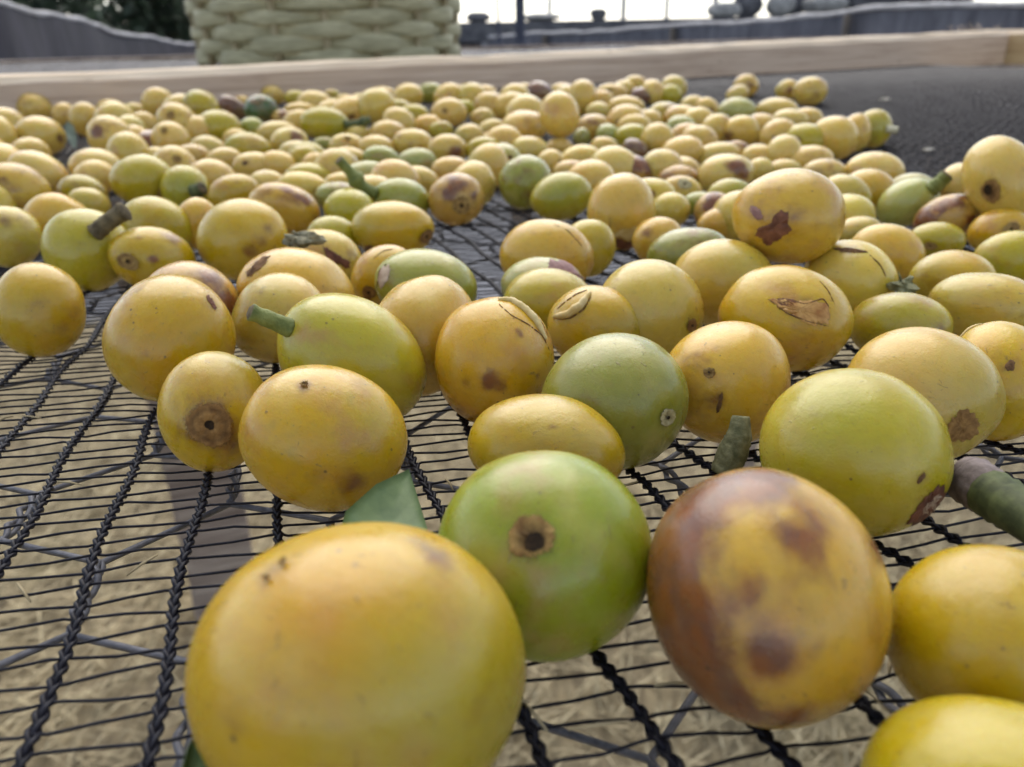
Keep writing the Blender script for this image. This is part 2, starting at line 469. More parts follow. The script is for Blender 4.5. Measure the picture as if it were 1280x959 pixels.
# ---------------------------------------------------------------- the bed's wooden frame
BL = at_depth(0, 128, 0.46); BR = at_depth(1245, 84, 0.915)
bdir = np.array([0.878, 0.478, 0.0]); bdir /= np.linalg.norm(bdir)
corner = np.array([0.548, 0.912, 0.0])
nrm = np.array([-bdir[1], bdir[0], 0])                 # away from the camera
def board(name, p0, p1, z0, z1, thick, parent, mat_face, seed, tilt=0.0):
    """a sawn plank from p0 to p1 with worn edges; the upper side, coloured as if lit, is a part of its own"""
    r = np.random.default_rng(seed)
    d = unit(p1 - p0); n = np.array([-d[1], d[0], 0]); L = np.linalg.norm(p1 - p0); ns = 60
    ch = 0.0045
    prof = [(0, z0), (0, z1 - ch), (0.0008, z1 - ch * 0.93), (ch * 0.9, z1 - 0.0004), (ch + 0.001, z1), (thick - 0.002, z1), (thick, z1 - 0.002), (thick, z0)]
    V = []; jit = r.normal(0, 0.00028, (ns + 1, len(prof), 2)); w = np.cumsum(r.normal(0, 0.00025, ns + 1)); w -= np.linspace(w[0], w[-1], ns + 1)
    for i in range(ns + 1):
        t = i / ns
        for j, (a, z) in enumerate(prof):
            V.append(np.array([t * L, a + jit[i, j, 0], z + jit[i, j, 1] + w[i] + tilt * (1 - t)]))
    m = len(prof)
    F = lambda js: [(i * m + j, (i + 1) * m + j, (i + 1) * m + j + 1, i * m + j + 1) for i in range(ns) for j in js]
    rot = math.atan2(d[1], d[0])
    o = mesh_obj(name, V, [f[::-1] for f in F([0, 1, 6])] + [tuple(range(m)), tuple(ns * m + j for j in range(m))[::-1]], mat_face, parent, tuple(p0), smooth=False)
    o.rotation_euler = (0, 0, rot)
    t = mesh_obj('top_face', V, [f[::-1] for f in F([2, 3, 4, 5])], M_FRAME_TOP, o, smooth=False)
    return o
frame = empty('timber_surround', (0, 0, 0))
tag(frame, 'raw sawn timber frame of the drying bed, behind the cherry pile', 'timber surround')
board('back_board', corner - bdir * 1.35, corner, 0.0055, 0.0385, 0.036, frame, M_FRAME, 5, -0.0125)
sdir = np.array([nrm[0], nrm[1], 0]) * -1
c2 = corner + bdir * 0.0055
board('side_board', c2 + nrm * 0.036 + bdir * 0.0, c2 + sdir * 0.95, 0.0055, 0.0395, 0.034, frame, M_FRAME_YELLOW, 6)
# splinters at the sawn corner
for k in range(9):
    b = MB(); q = corner - bdir * (0.02 + 0.012 * k * 0.6) + nrm * R2.uniform(0.002, 0.02)
    z = 0.0385; ln = R2.uniform(0.004, 0.009)
    b.tube([q + [0, 0, z - 0.001], q + [R2.normal(0, 0.002), R2.normal(0, 0.002), z + ln * 0.6], q + [R2.normal(0, 0.004), R2.normal(0, 0.004), z + ln]], [0.0006, 0.0004, 0.0001], 4)
    b.build('splinter', M_FRAME_TOP, frame)

# ---------------------------------------------------------------- net: chain cords and weft threads
VPX, VPY = 340.0, 122.0
def behind_board(p):
    return np.dot(p[:2] - corner[:2], nrm[:2]) > -0.002
ud = unit([math.sin(math.radians(-24)), math.cos(math.radians(-24)), 0])
tn = unit([math.sin(math.radians(-10)), math.cos(math.radians(-10)), 0])   # threads lie at constant tn.p
TSP = 0.00245
cords = []                                            # polyline of each cord in XY, parameter tn.p
T0, T1 = 0.018, 1.05
tt = np.arange(T0, T1, TSP)
for k in range(-46, 160):
    x720 = -5 + 117.0 * k
    pts = []
    for y in (959, 860, 780, 720, 640, 560, 480, 410, 350, 300):
        s = (y - VPY) / (720 - VPY)
        p = on_net(VPX + (x720 - VPX) * s, y)
        pts.append(p[:2])
    pts = np.array(pts)
    # backwards and forwards of the measured stretch the cord runs straight
    d0 = unit(pts[0] - pts[1]); d1 = unit(pts[-1] - pts[-2])
    d1 = unit(d1 * 0.35 + ud[:2] * 0.65)
    pts = np.vstack([[pts[0] + d0 * 0.06], pts, [pts[-1] + d1 * 0.2, pts[-1] + d1 * 0.2 + ud[:2] * 1.0]])
    tp = pts @ tn[:2]
    o = np.argsort(tp); tp, pts = tp[o], pts[o]
    x = np.interp(tt, tp, pts[:, 0]); y = np.interp(tt, tp, pts[:, 1])
    wob = np.random.default_rng(100 + k)
    ph = wob.uniform(0, 6.28, 4)
    x = x + 0.0004 * np.sin(tt * 70 + ph[0]) + 0.00035 * np.sin(tt * 210 + ph[1])
    cords.append((k, np.stack([x, y], 1)))
def in_view(p, m=0.16):
    return p[1] > 0.012 and abs(p[0]) < 0.74 * p[1] + m and not behind_board(p)
net = empty('drying_net', (0, 0, 0))
tag(net, 'black knitted shade net stretched across the bed under the cherries', 'net')
inside = np.zeros((len(cords), len(tt)), bool)
for i, (k, c) in enumerate(cords):
    for j in range(len(tt)):
        inside[i, j] = in_view(c[j])
for i, (k, c) in enumerate(cords):
    idx = np.where(inside[i])[0]
    if len(idx) < 6: continue
    c = c[idx[0]:idx[-1] + 1]; t = tt[idx[0]:idx[-1] + 1]
    # near stretch as a plait of three yarns, beyond it a two-yarn twist
    near = np.hypot(c[:, 0], c[:, 1]) < 0.26
    b = MB()
    def strand(tq, off_s, off_z, rad, sides):
        x = np.interp(tq, t, c[:, 0]); y = np.interp(tq, t, c[:, 1])
        dx, dy = np.gradient(x), np.gradient(y); l = np.hypot(dx, dy) + 1e-12
        x2 = x + off_s * dy / l; y2 = y - off_s * dx / l
        b.tube(np.stack([x2, y2, znet(x, y) + off_z - 0.0006], 1), rad, sides)
    if near.any():
        tn_end = t[near][-1]; tq = np.arange(t[0], tn_end, TSP / 5)
        if len(tq) > 8:
            w = 2 * np.pi / (TSP * 2)
            jt = 0.25 * np.sin(tq * 310 + k) + 0.2 * np.sin(tq * 137 + 2 * k)
            for q in range(3):
                a = w * tq + q * 2.0944 + jt
                strand(tq, 0.00040 * np.sin(a), 0.00026 * np.sin(2 * a), 0.00025 + 0.00003 * np.sin(tq * 400 + q), 5)
        rest = t[~near]
        if len(rest) < 4: rest = None
        else: t_far = np.arange(tn_end - TSP, t[-1], TSP)
    else:
        rest = t; t_far = np.arange(t[0], t[-1], TSP)
    if rest is not None and len(t_far) > 3:
        for q in range(2):
            a = np.pi * 0.5 * np.arange(len(t_far)) + q * np.pi
            strand(t_far, 0.00040 * np.sin(a), 0.0002 * np.cos(a), 0.00036, 4)
    b.build('chain_cord', M_NET, net)
far_b = MB(); nthread = 0
for j in range(len(tt)):
    cols = np.where(inside[:, j])[0]
    if len(cols) < 2: continue
    r = np.random.default_rng(5000 + j)
    zig = 0.00034 * (1 if j % 2 else -1)
    runs = np.split(cols, np.where(np.diff(cols) > 1)[0] + 1)
    near = np.min(np.hypot(cords_x := np.array([cords[i][1][j][0] for i in cols]), np.array([cords[i][1][j][1] for i in cols]))) < 0.22
    b = MB() if near else far_b
    for run in runs:
        if len(run) < 2: continue
        P = []
        for a, i in enumerate(run):
            c = cords[i][1][j]
            s = zig * (1 if i % 2 else -1)
            P.append(np.array([c[0] + tn[0] * s, c[1] + tn[1] * s]))
            if near and a < len(run) - 1:
                n2 = cords[run[a + 1]][1][j]
                s2 = -s
                q2 = np.array([n2[0] + tn[0] * s2, n2[1] + tn[1] * s2])
                for f in (0.12, 0.5, 0.88):
                    m_ = P[-1] * 0 + (np.array([c[0] + tn[0] * s, c[1] + tn[1] * s]) * (1 - f) + q2 * f)
                    P.append(m_ + tn[:2] * r.normal(0, 0.00016 if f == 0.5 else 0.00006))
        P = np.array(P)
        zz = znet(P[:, 0], P[:, 1]) - 0.0006 + r.normal(0, 0.00008, len(P))
        b.tube(np.column_stack([P, zz]), 0.000152 if near else 0.00019, 5 if near else 3, cap=False)
    if near and b.n:
        b.build('weft_thread', M_NET, net); nthread += 1
tag(far_b.build('weft_threads', M_NET, net, smooth=False), kind='stuff')

# ---------------------------------------------------------------- hexagonal wire netting just below
wire = empty('hexagonal_wire_netting', (0, 0, -0.004))
tag(wire, 'grey twisted hexagonal chicken wire sagging just below the black net', 'wire netting')
A = on_net(258, 743, -0.003); B = on_net(268, 651, -0.003)
wu = unit([B[0] - A[0], B[1] - A[1], 0]); wv = np.array([wu[1], -wu[0], 0])
TW, DX, DY = 0.0115, 0.0110, 0.0075
PER = 2 * (TW + DY)
for c in range(-30, 44):
    pts = []; tw = []
    base = A[:2] + wv[:2] * (c * DX + DX * 0.5)
    # wire c twists with wire c+1 in even half periods and with wire c-1 in odd ones
    s = -0.35
    n0 = int(-0.06 / PER) - 2
    for h in range(2 * n0, 2 * int(1.0 / PER)):
        u0 = h * (TW + DY)
        side = (1 if (h + c) % 2 == 0 else -1)
        for q in np.linspace(0, 1, 15):
            a = q * np.pi * 3 + (0 if side > 0 else np.pi)
            rr = 0.00042 * min(1, 6 * q, 6 * (1 - q)) + 0.0001
            lat = side * (DX * 0.5) - 0.0
            pts.append((u0 + q * TW, lat + rr * math.cos(a), rr * math.sin(a)))
    P = []
    rr_ = np.random.default_rng(900 + c)
    for (u, l, z) in pts:
        lq = (c * DX + DX * 0.5 + l) / DX; jx = 0.0007 * math.sin(u * 61 + lq * 0.9) + 0.0012 * math.sin(u * 23 + lq * 0.5)
        q = base + wu[:2] * (u + 0.0010 * math.sin(lq * 1.7 + u * 35)) + wv[:2] * (l + jx)
        P.append((q[0], q[1], float(znet(q[0], q[1])) - 0.0033 - 0.0016 * (1 + math.sin(q[0] * 45 + 1) * math.sin(q[1] * 38)) + z))
    P = np.array(P)
    keep = np.array([in_view(p, 0.08) and p[1] < 0.75 for p in P])
    idx = np.where(keep)[0]
    if len(idx) < 10: continue
    b = MB(); b.tube(P[idx[0]:idx[-1] + 1], 0.00037, 5)
    b.build('wire', M_WIRE, wire, loc=(0, 0, -0.004) if False else (0, 0, 0))
for ch in wire.children:
    ch.location = (0, 0, 0.004)

# ---------------------------------------------------------------- legs of the bed, seen through the net
def post(name, base, w, d, h, rz, mat, label, cat, lean=0.0):
    e = MB()
    ns = 14; V = []
    r = np.random.default_rng(int(abs(base[0]) * 1000) + 3)
    for i in range(ns + 1):
        t = i / ns; z = h * t
        for (a, c) in ((-1, -1), (-0.86, -1.08), (0.86, -1.06), (1, -1), (1, 1), (-1, 1)):
            V.append((a * w / 2 + r.normal(0, w * 0.012) + lean * t, c * d / 2 + r.normal(0, d * 0.012), z))
    m = 6
    F = [(i * m + j, i * m + (j + 1) % m, (i + 1) * m + (j + 1) % m, (i + 1) * m + j) for i in range(ns) for j in range(m)]
    F += [tuple(range(m))[::-1], tuple(ns * m + j for j in range(m))]
    o = mesh_obj(name, V, F, mat, None, tuple(base), smooth=False)
    o.rotation_euler = (0, 0, rz)
    return tag(o, label, cat)
d_ = ray(292, 770); t_ = (GZ - CAM[2]) / d_[2]; pb = CAM + d_ * t_
post('wooden_post', pb, 0.10, 0.075, 0.80, 0.35, M_POST, 'weathered grey brown wooden post standing on the straw under the net', 'post')
stone = MB()

# ---------------------------------------------------------------- neighbouring bed that carries the basket
NBZ = 0.022
nb = empty('neighbouring_bed', (0, 0, NBZ))
tag(nb, 'neighbouring drying bed with dark blue grey net behind the wooden board', 'drying bed')
n0 = corner + nrm * 0.10 - bdir * 1.9; n1 = corner + nrm * 0.10 + bdir * 1.4
sh = MB(); ns, nd = 60, 16; V = []
for i in range(ns + 1):
    for j in range(nd + 1):
        q = n0 + (n1 - n0) * i / ns + nrm * 0.52 * j / nd
        V.append((q[0], q[1], NBZ - 0.004 * math.sin(math.pi * j / nd) + 0.0012 * math.sin(i * 1.3) * math.sin(j * 1.1)))
F = [(i * (nd + 1) + j, (i + 1) * (nd + 1) + j, (i + 1) * (nd + 1) + j + 1, i * (nd + 1) + j + 1) for i in range(ns) for j in range(nd)]
V = np.array(V) - [0, 0, NBZ]
mesh_obj('net_sheet', V, F, M_BEDNET, nb)
for nm, off, zz in (('front_rail', -0.03, 0.0), ('rear_rail', 0.524, 0.004)):
    b = MB(); a0 = n0 + nrm * off; a1 = n1 + nrm * off
    q = [a0, a1, a1 + nrm * 0.028, a0 + nrm * 0.028]
    b.add([(p[0], p[1], z) for z in (-0.05, zz) for p in q], [(0, 1, 5, 4), (1, 2, 6, 5), (2, 3, 7, 6), (3, 0, 4, 7), (4, 5, 6, 7), (3, 2, 1, 0)])
    b.build(nm, M_POST, nb, smooth=False)
for f in (0.15, 0.5, 0.85):
    for off in (-0.016, 0.538):
        q = n0 + (n1 - n0) * f + nrm * off
        b = MB(); b.box((q[0] - 0.02, q[1] - 0.02, GZ - NBZ), (q[0] + 0.02, q[1] + 0.02, -0.0505)); b.build('leg', M_POST, nb, smooth=False)

# ---------------------------------------------------------------- basket
bc = at_depth(415, 60, 0.95); bc[2] = NBZ - 0.003
bk = empty('woven_basket', tuple(bc))
tag(bk, 'large pale olive woven cane basket standing behind the wooden board', 'basket')
BR0, NST, PITCHB, ROWS = 0.136, 18, 0.0118, 17
def brad(z): return BR0 + 0.055 * z
for k in range(ROWS):
    z0 = 0.008 + k * PITCHB
    r = np.random.default_rng(60 + k)
    n = 18 * 14; V = []; m = 10
    hv = 1 + 0.12 * r.normal(size=18)
    ph = r.uniform(0, 6.28)
    for i in range(n):
        a = 2 * np.pi * i / n
        w = math.cos(NST / 2 * a + k * math.pi)
        rad = brad(z0) + 0.0045 * w
        hh = (0.0060 + 0.0012 * w) * hv[(i // 14) % 18] * 1.04
        zc = z0 + 0.0009 * math.sin(3 * a + ph)
        for j in range(m):
            b_ = 2 * np.pi * j / m
            V.append(((rad + 0.0016 * math.cos(b_)) * math.cos(a), (rad + 0.0016 * math.cos(b_)) * math.sin(a), zc + hh * math.sin(b_)))
    F = [(i * m + j, ((i + 1) % n) * m + j, ((i + 1) % n) * m + (j + 1) % m, i * m + (j + 1) % m) for i in range(n) for j in range(m)]
    mesh_obj('weaver', V, F, M_BASKET, bk)
for s in range(NST):
    a = 2 * np.pi * s / NST
    b = MB()
    zs = np.linspace(0.0, ROWS * PITCHB + 0.004, 12)
    b.tube([(brad(z) * math.cos(a), brad(z) * math.sin(a), z) for z in zs], 0.0036, 6)
    b.build('stake', M_BASKET_STAKE, bk)
b = MB(); n = 40
b.add([(0.135 * math.cos(2 * np.pi * i / n), 0.135 * math.sin(2 * np.pi * i / n), 0.0045) for i in range(n)], [tuple(range(n))]); b.build('bottom', M_BASKET, bk, smooth=False)
b = MB(); zr = ROWS * PITCHB + 0.008
b.tube([(brad(zr) * math.cos(2 * np.pi * i / 60), brad(zr) * math.sin(2 * np.pi * i / 60), zr + 0.001 * math.sin(i)) for i in range(61)], 0.008, 8, cap=False)
b.build('rim', M_BASKET, bk)

# ---------------------------------------------------------------- cloth fences left and right, ropes
def fence(name, tops, mat, label, folds, seed):
    """tops: (px, py, distance) along the top edge; the cloth hangs to the ground"""
    P = np.array([at_depth(*t) for t in tops])
    s = np.r_[0, np.cumsum(np.linalg.norm(np.diff(P, axis=0), axis=1))]
    q = np.linspace(0, s[-1], 160)
    T = np.column_stack([np.interp(q, s, P[:, i]) for i in range(3)])
    e = empty(name, (T[0][0], T[0][1], GZ)); org = np.array([T[0][0], T[0][1], GZ])
    d = np.gradient(T[:, :2], axis=0); d /= np.linalg.norm(d, axis=1)[:, None]
    nn = np.column_stack([-d[:, 1], d[:, 0]])
    r = np.random.default_rng(seed)
    ph = r.uniform(0, 6.28, 5)
    V = []; rows = 14
    for j in range(rows + 1):
        f = j / rows
        amp = folds * (0.25 + 0.75 * f)
        w = amp * (np.sin(q * 2.3 + ph[0] + f * 0.8) + 0.6 * np.sin(q * 5.9 + ph[1] - f + 2 * np.sin(q)) + 0.3 * np.sin(q * 17 + ph[2] + 3 * np.sin(q * 1.3)))
        V.append(np.column_stack([T[:, :2] + nn * w[:, None], T[:, 2] * (1 - f) + (GZ + 0.01) * f]))
    V = np.vstack(V) - org
    n = len(q)
    F = [(j * n + i, j * n + i + 1, (j + 1) * n + i + 1, (j + 1) * n + i) for j in range(rows) for i in range(n - 1)]
    mesh_obj('cloth', V, F, mat, e)
    b = MB()
    rp = T - org
    rp = rp + np.column_stack([np.zeros(n), np.zeros(n), 0.006 * np.sin(q * 4 + ph[3]) + 0.0035 * np.sin(q * 13 + 2 * np.sin(q * 3))])
    b.tube(rp, 0.013 + 0.002 * np.sin(q * 23 + 3 * np.sin(q * 5)), 7)
    b.build('rope', M_ROPE, e)
    for f in np.linspace(0.04, 0.97, 5):
        i = int(f * (n - 1)); b = MB(); u = T[i] - org
        b.tube([(u[0] + nn[i][0] * 0.03, u[1] + nn[i][1] * 0.03, 0), (u[0] + nn[i][0] * 0.03, u[1] + nn[i][1] * 0.03, u[2] - 0.01)], 0.02, 8)
        b.build('stake', M_BARK, e)
    tag(e, label, 'fence')
    return e
fence('cloth_fence', [(-330, -70, 3.3), (-150, -32, 3.7), (0, 2, 4.2), (50, 17, 4.6), (110, 28, 5.2), (155, 43, 5.9), (185, 47, 6.5), (250, 58, 8.0), (330, 60, 10.5)], M_CLOTH,
      'dark shade cloth fence with pale rope along its top, left of the basket', 0.022, 11)
fence('cloth_fence', [(1560, -22, 3.9), (1280, 3, 4.3), (1100, 9, 4.7), (1060, 17, 4.9), (870, 31, 5.8), (720, 40, 6.8), (590, 47, 7.8), (520, 50, 8.2)], M_CLOTH_GREY,
      'grey translucent looking shade cloth fence behind the right of the wooden board', 0.025, 12)

# ---------------------------------------------------------------- farther back: poles, sacks on a bench, hedge, trees
def pole(px, dist, w, top, mat, label, bend=0.0):
    p = at_depth(px, 20, dist); b = MB()
    zs = np.linspace(GZ, top, 12)
    b.tube([(p[0] + bend * math.sin((z - GZ) * 2.2), p[1], z) for z in zs], w / 2, 8)
    o = b.build('pole', mat, loc=(p[0], p[1], GZ))
    return tag(o, label, 'pole', 'poles behind the bed')
pole(650, 5.2, 0.062, 1.6, M_POLE_BLUE, 'thick dark blue pole right of the basket')
pole(618, 5.6, 0.022, 1.5, M_POLE_BLUE, 'thin crooked dark pole between basket and thick blue pole', 0.03)
pole(687, 9.0, 0.045, 2.2, M_POLE_GREY, 'slim grey pole just right of the thick blue pole')
pole(779, 9.0, 0.055, 2.2, M_POLE_GREY, 'slim grey pole in the middle of the bright sky gap')
pole(833, 9.0, 0.045, 2.2, M_POLE_GREY, 'slim grey pole at the right side of the sky gap')
pole(893, 9.0, 0.06, 2.2, M_POLE_GREY, 'grey pole left of the pale sacks')

bench_c = at_depth(900, 30, 8.2)
bn_ = empty('work_bench', (bench_c[0], bench_c[1], GZ)); tag(bn_, 'long dark bench behind the grey cloth fence, carrying pale sacks', 'bench')
L_ = 8.0
BT = 0.99
b = MB(); b.box((-4.6, -0.35, BT - 0.16), (4.0, 0.35, BT)); b.build('bench_top', M_SACK_D, bn_, smooth=False)
for x in (-4.3, -2.2, 0.0, 2.0, 3.7):
    for y in (-0.3, 0.3):
        b = MB(); b.box((x - 0.04, y - 0.04, 0), (x + 0.04, y + 0.04, BT - 0.161)); b.build('leg', M_POLE_GREY, bn_, smooth=False)
def sack(px, w, h, mat, label, dy=0.0, z=0.0, seed=0):
    c = at_depth(px, 20, 8.2); x = c[0]; y = bench_c[1] + dy
    r = np.random.default_rng(seed); nu, nv = 22, 12; V = []
    ph = r.uniform(0, 6.28, 4)
    for j in range(nv + 1):
        f = j / nv; e = math.sin(math.pi * min(max(f, 0.03), 0.97)) ** 0.28
        for i in range(nu):
            a = 2 * np.pi * i / nu
            k = 1 + 0.07 * math.sin(3 * a + ph[0] + 3 * f) + 0.05 * math.sin(5 * a + ph[1]) + 0.05 * math.sin(7 * f + ph[2])
            ca, sa = math.cos(a), math.sin(a)
            V.append((w / 2 * e * k * math.copysign(abs(ca) ** 0.45, ca), w * 0.36 * e * k * math.copysign(abs(sa) ** 0.7, sa), f * h))
    F = [(j * nu + i, j * nu + (i + 1) % nu, (j + 1) * nu + (i + 1) % nu, (j + 1) * nu + i) for j in range(nv) for i in range(nu)]
    F += [tuple(range(nu))[::-1], tuple(nv * nu + i for i in range(nu))]
    o = mesh_obj('sack', V, F, mat, None, (x, y, GZ + BT + z))
    return tag(o, label, 'sack', 'sacks on the far bench')
sack(905, 0.30, 0.13, M_SACK, 'leftmost pale grey sack on the far bench', 0.0, 0, 1)
sack(940, 0.26, 0.24, M_SACK_D, 'dark sack standing behind the leftmost pale sack', 0.12, 0, 2)
sack(980, 0.24, 0.22, M_SACK, 'upright pale sack in the middle of the far bench', -0.02, 0, 3)
sack(1008, 0.18, 0.24, M_SACK_D, 'dark sack between the two pale sacks on the right', 0.1, 0, 4)
sack(1045, 0.40, 0.19, M_SACK, 'wide pale sack, the rightmost light one on the bench', -0.02, 0, 5)
sack(1120, 0.62, 0.40, M_SACK_D, 'broad dark sack right of the pale sacks', 0.0, 0, 6)
sack(1215, 0.70, 0.44, M_SACK_D, 'broad dark sack at the far right edge', 0.0, 0, 7)
sack(745, 0.16, 0.10, M_SACK_D, 'small dark bundle on the bench under the middle pole', 0.0, 0, 8)
sack(675, 0.34, 0.07, M_SACK, 'low flat pale bundle near the thick blue pole', 0.0, 0, 9)
sack(598, 0.22, 0.09, M_SACK_D, 'low dark bundle at the right foot of the basket', 0.0, 0, 10)

def tree(px, dist, height, crown, trunk_r, label, seed, low, leaves=5200, leaf=0.10):
    r = np.random.default_rng(seed)
    p = at_depth(px, 20, dist)
    e = empty('tree', (p[0], p[1], GZ)); tag(e, label, 'tree', 'trees behind the left fence')
    b = MB(); zs = np.linspace(0, height * 0.85, 14)
    wob = np.cumsum(r.normal(0, 0.06, (14, 2)), axis=0) * 0.6
    stem = np.column_stack([wob[:, 0], wob[:, 1], zs])
    b.tube(stem, np.linspace(trunk_r, trunk_r * 0.25, 14), 9)
    for k in range(9):
        i = r.integers(3, 12); a = r.uniform(0, 6.28); l = crown * r.uniform(0.5, 0.95)
        q = stem[i]; d = np.array([math.cos(a), math.sin(a), r.uniform(-0.1, 0.5)])
        b.tube([q, q + d * l * 0.5 + [0, 0, 0.1], q + d * l], [trunk_r * 0.4, trunk_r * 0.25, trunk_r * 0.06], 6)
    b.build('trunk', M_BARK, e)
    cl = [np.array([r.normal(0, crown * 0.5), r.normal(0, crown * 0.5), r.uniform(low, height)]) for _ in range(46)]
    V = []; F = []
    for i in range(leaves):
        c = cl[r.integers(len(cl))] + r.normal(0, crown * 0.17, 3)
        a = unit(r.normal(size=3)); n_ = unit(np.cross(a, r.normal(size=3))); s = leaf * r.uniform(0.5, 1.3)
        k = len(V); V += [c - a * s, c + n_ * s * 0.42, c + a * s, c - n_ * s * 0.42]; F.append((k, k + 1, k + 2, k + 3))
    mesh_obj('crown', V, F, M_FOLI, e, smooth=False)
tree(20, 11.0, 3.6, 1.3, 0.10, 'dark leafy tree at the far left above the cloth fence', 21, 0.5)
tree(110, 13.0, 4.2, 1.5, 0.12, 'dark leafy tree above the middle of the left cloth fence', 22, 0.5)
tree(178, 15.0, 3.4, 1.2, 0.10, 'dark sparse tree left of the bright gap beside the basket', 23, 0.4, 3600)
tree(228, 18.0, 4.0, 1.3, 0.11, 'thin dark tree just left of the basket, sky showing through', 24, 0.4, 1500)
tree(300, 16.0, 4.0, 1.6, 0.11, 'dark tree mostly hidden behind the basket', 25, 0.5, 3000)
hb = MB(); R3 = np.random.default_rng(77)
for i in range(16000):
    x = R3.uniform(-45, 45); y = 40 + R3.uniform(0, 6); hgt = 1.0 + 0.16 * math.sin(x * 0.5) + 0.1 * math.sin(x * 1.7 + 1)
    c = np.array([x, y, GZ + hgt * R3.uniform(0, 1) ** 0.6]); a = unit(R3.normal(size=3)); n_ = unit(np.cross(a, R3.normal(size=3))); s = 0.16 * R3.uniform(0.6, 1.3)
    hb.add([c - a * s, c + n_ * s * 0.5, c + a * s, c - n_ * s * 0.5], [(0, 1, 2, 3)])
tag(hb.build('far_hedge', M_FOLI, smooth=False), 'distant dark line of shrubs along the horizon', 'shrubs', kind='stuff')
# ---------------------------------------------------------------- coffee cherries
COLS = {
    'Y': (0.460, 0.290, 0.003), 'P': (0.510, 0.365, 0.045), 'O': (0.510, 0.312, 0.026), 'G': (0.255, 0.256, 0.030),
    'L': (0.385, 0.302, 0.005), 'B': (0.45, 0.27, 0.05), 'g': (0.35, 0.34, 0.09), 'D': (0.17, 0.085, 0.05),
    'D2': (0.055, 0.12, 0.035), 'LG': (0.228, 0.262, 0.006),
}
WORD = {'Y': 'golden yellow', 'P': 'pale yellow', 'O': 'peach orange', 'G': 'green', 'L': 'lime yellow', 'B': 'purple blotched',
        'g': 'pale green', 'D': 'dark brown', 'D2': 'dark green', 'LG': 'green'}
RMAX = 0.0091
GROUP = 'coffee cherries spread on the drying net'
CH = []                       # every cherry: dict

def place(cx, cy, w, h, rot, lift=None):
    th = math.radians(rot)
    ex, ey = (math.cos(th), -math.sin(th)), (math.sin(th), math.cos(th))
    a0, a1 = ray(cx - ex[0] * w / 2, cy - ex[1] * w / 2), ray(cx + ex[0] * w / 2, cy + ex[1] * w / 2)
    b0, b1 = ray(cx - ey[0] * h / 2, cy - ey[1] * h / 2), ray(cx + ey[0] * h / 2, cy + ey[1] * h / 2)
    d = unit(a0 + a1 + b0 + b1)
    sa = math.sin(0.5 * math.acos(np.clip(a0 @ a1, -1, 1))); sb = math.sin(0.5 * math.acos(np.clip(b0 @ b1, -1, 1)))
    xa = unit((a1 - a0) - d * ((a1 - a0) @ d)); ya = np.cross(d, xa); ya = -ya if ya @ (b0 - b1) < 0 else ya
    sc = math.sqrt(sa * sb) * 0.97
    M = np.column_stack([xa * sa, ya * sb, d * sc])
    k = math.sqrt((M[2] ** 2).sum())
    z = 0.0
    for _ in range(14):
        t = (CAM[2] - z) / (k - d[2])
        p = CAM + d * t
        z = float(znet(p[0], p[1])) - 0.0015
    r = t * math.sqrt(sa * sb)
    rm = RMAX if lift is None else lift
    if r > rm and not (lift is not None and lift < 0):
        t *= rm / r
    return CAM + d * t, M * t, t

def C(cx, cy, w, h, rot=0, col='Y', label=None, lm=None, lift=None, blotch=0.0, jit=1.0, **feat):
    k_ = 1.13 if w < 46 else 1.08 if w < 64 else 1.0
    w, h = w * k_, h * k_
    c, M, t = place(cx, cy, w, h, rot, lift)
    CH.append(dict(px=(cx, cy), w=w, h=h, rot=rot, col=col, label=label, lm=lm, c=c, M=M, t=t, blotch=blotch, feat=feat, jit=jit, named=bool(label)))

def hit(ch, px, py):
    """unit-sphere direction where the line of sight through a pixel meets the fruit"""
    Mi = np.linalg.inv(ch['M'])
    o = Mi @ (CAM - ch['c']); d = Mi @ ray(px, py)
    A, B_, C_ = d @ d, 2 * (o @ d), o @ o - 1
    disc = B_ * B_ - 4 * A * C_
    t = (-B_ - math.sqrt(disc)) / (2 * A) if disc > 0 else -B_ / (2 * A)
    return unit(o + d * t)

def radial(ch, D):
    """surface radius factor for unit directions D (n,3): slightly uneven, flattened at its ends, dented"""
    f = np.ones(len(D))
    for (k, ph, am) in ch['harm']:
        f += am * np.sin(D @ k + ph)
    ca = D @ ch['axis']
    f -= 0.030 * np.exp(-((1 - np.abs(ca)) / 0.05)) 
    f += 0.012 * ca
    for (dr, dep, wid) in ch['dents']:
        ang = np.arccos(np.clip(D @ dr, -1, 1))
        f -= dep * np.exp(-(ang / wid) ** 2)
    return f

def surf(ch, D, lift=None):
    D = np.atleast_2d(D)
    P = (D * radial(ch, D)[:, None]) @ ch['M'].T
    if lift is not None:
        nn = D @ np.linalg.inv(ch['M'])
        nn /= np.linalg.norm(nn, axis=1)[:, None]
        P = P + nn * (lift if np.isscalar(lift) else np.asarray(lift)[:, None])
    return P

def frame_of(z):
    z = unit(z); a = np.array([1.0, 0, 0]) if abs(z[0]) < 0.8 else np.array([0, 1.0, 0])
    x = unit(np.cross(a, z)); return x, np.cross(z, x), z

def polar(ch, n, rho, phi):
    """directions at angle rho (in unit-sphere radians) around n"""
    x, y, z = frame_of(n)
    return np.cos(rho)[:, None] * z + np.sin(rho)[:, None] * (np.cos(phi)[:, None] * x + np.sin(phi)[:, None] * y)

def put(o, **arrs):
    for k, v in arrs.items():
        a = o.data.attributes.new(k, 'FLOAT', 'POINT')
        a.data.foreach_set('value', np.broadcast_to(np.asarray(v, np.float32), (len(o.data.vertices),)).astype(np.float32).copy())
    return o

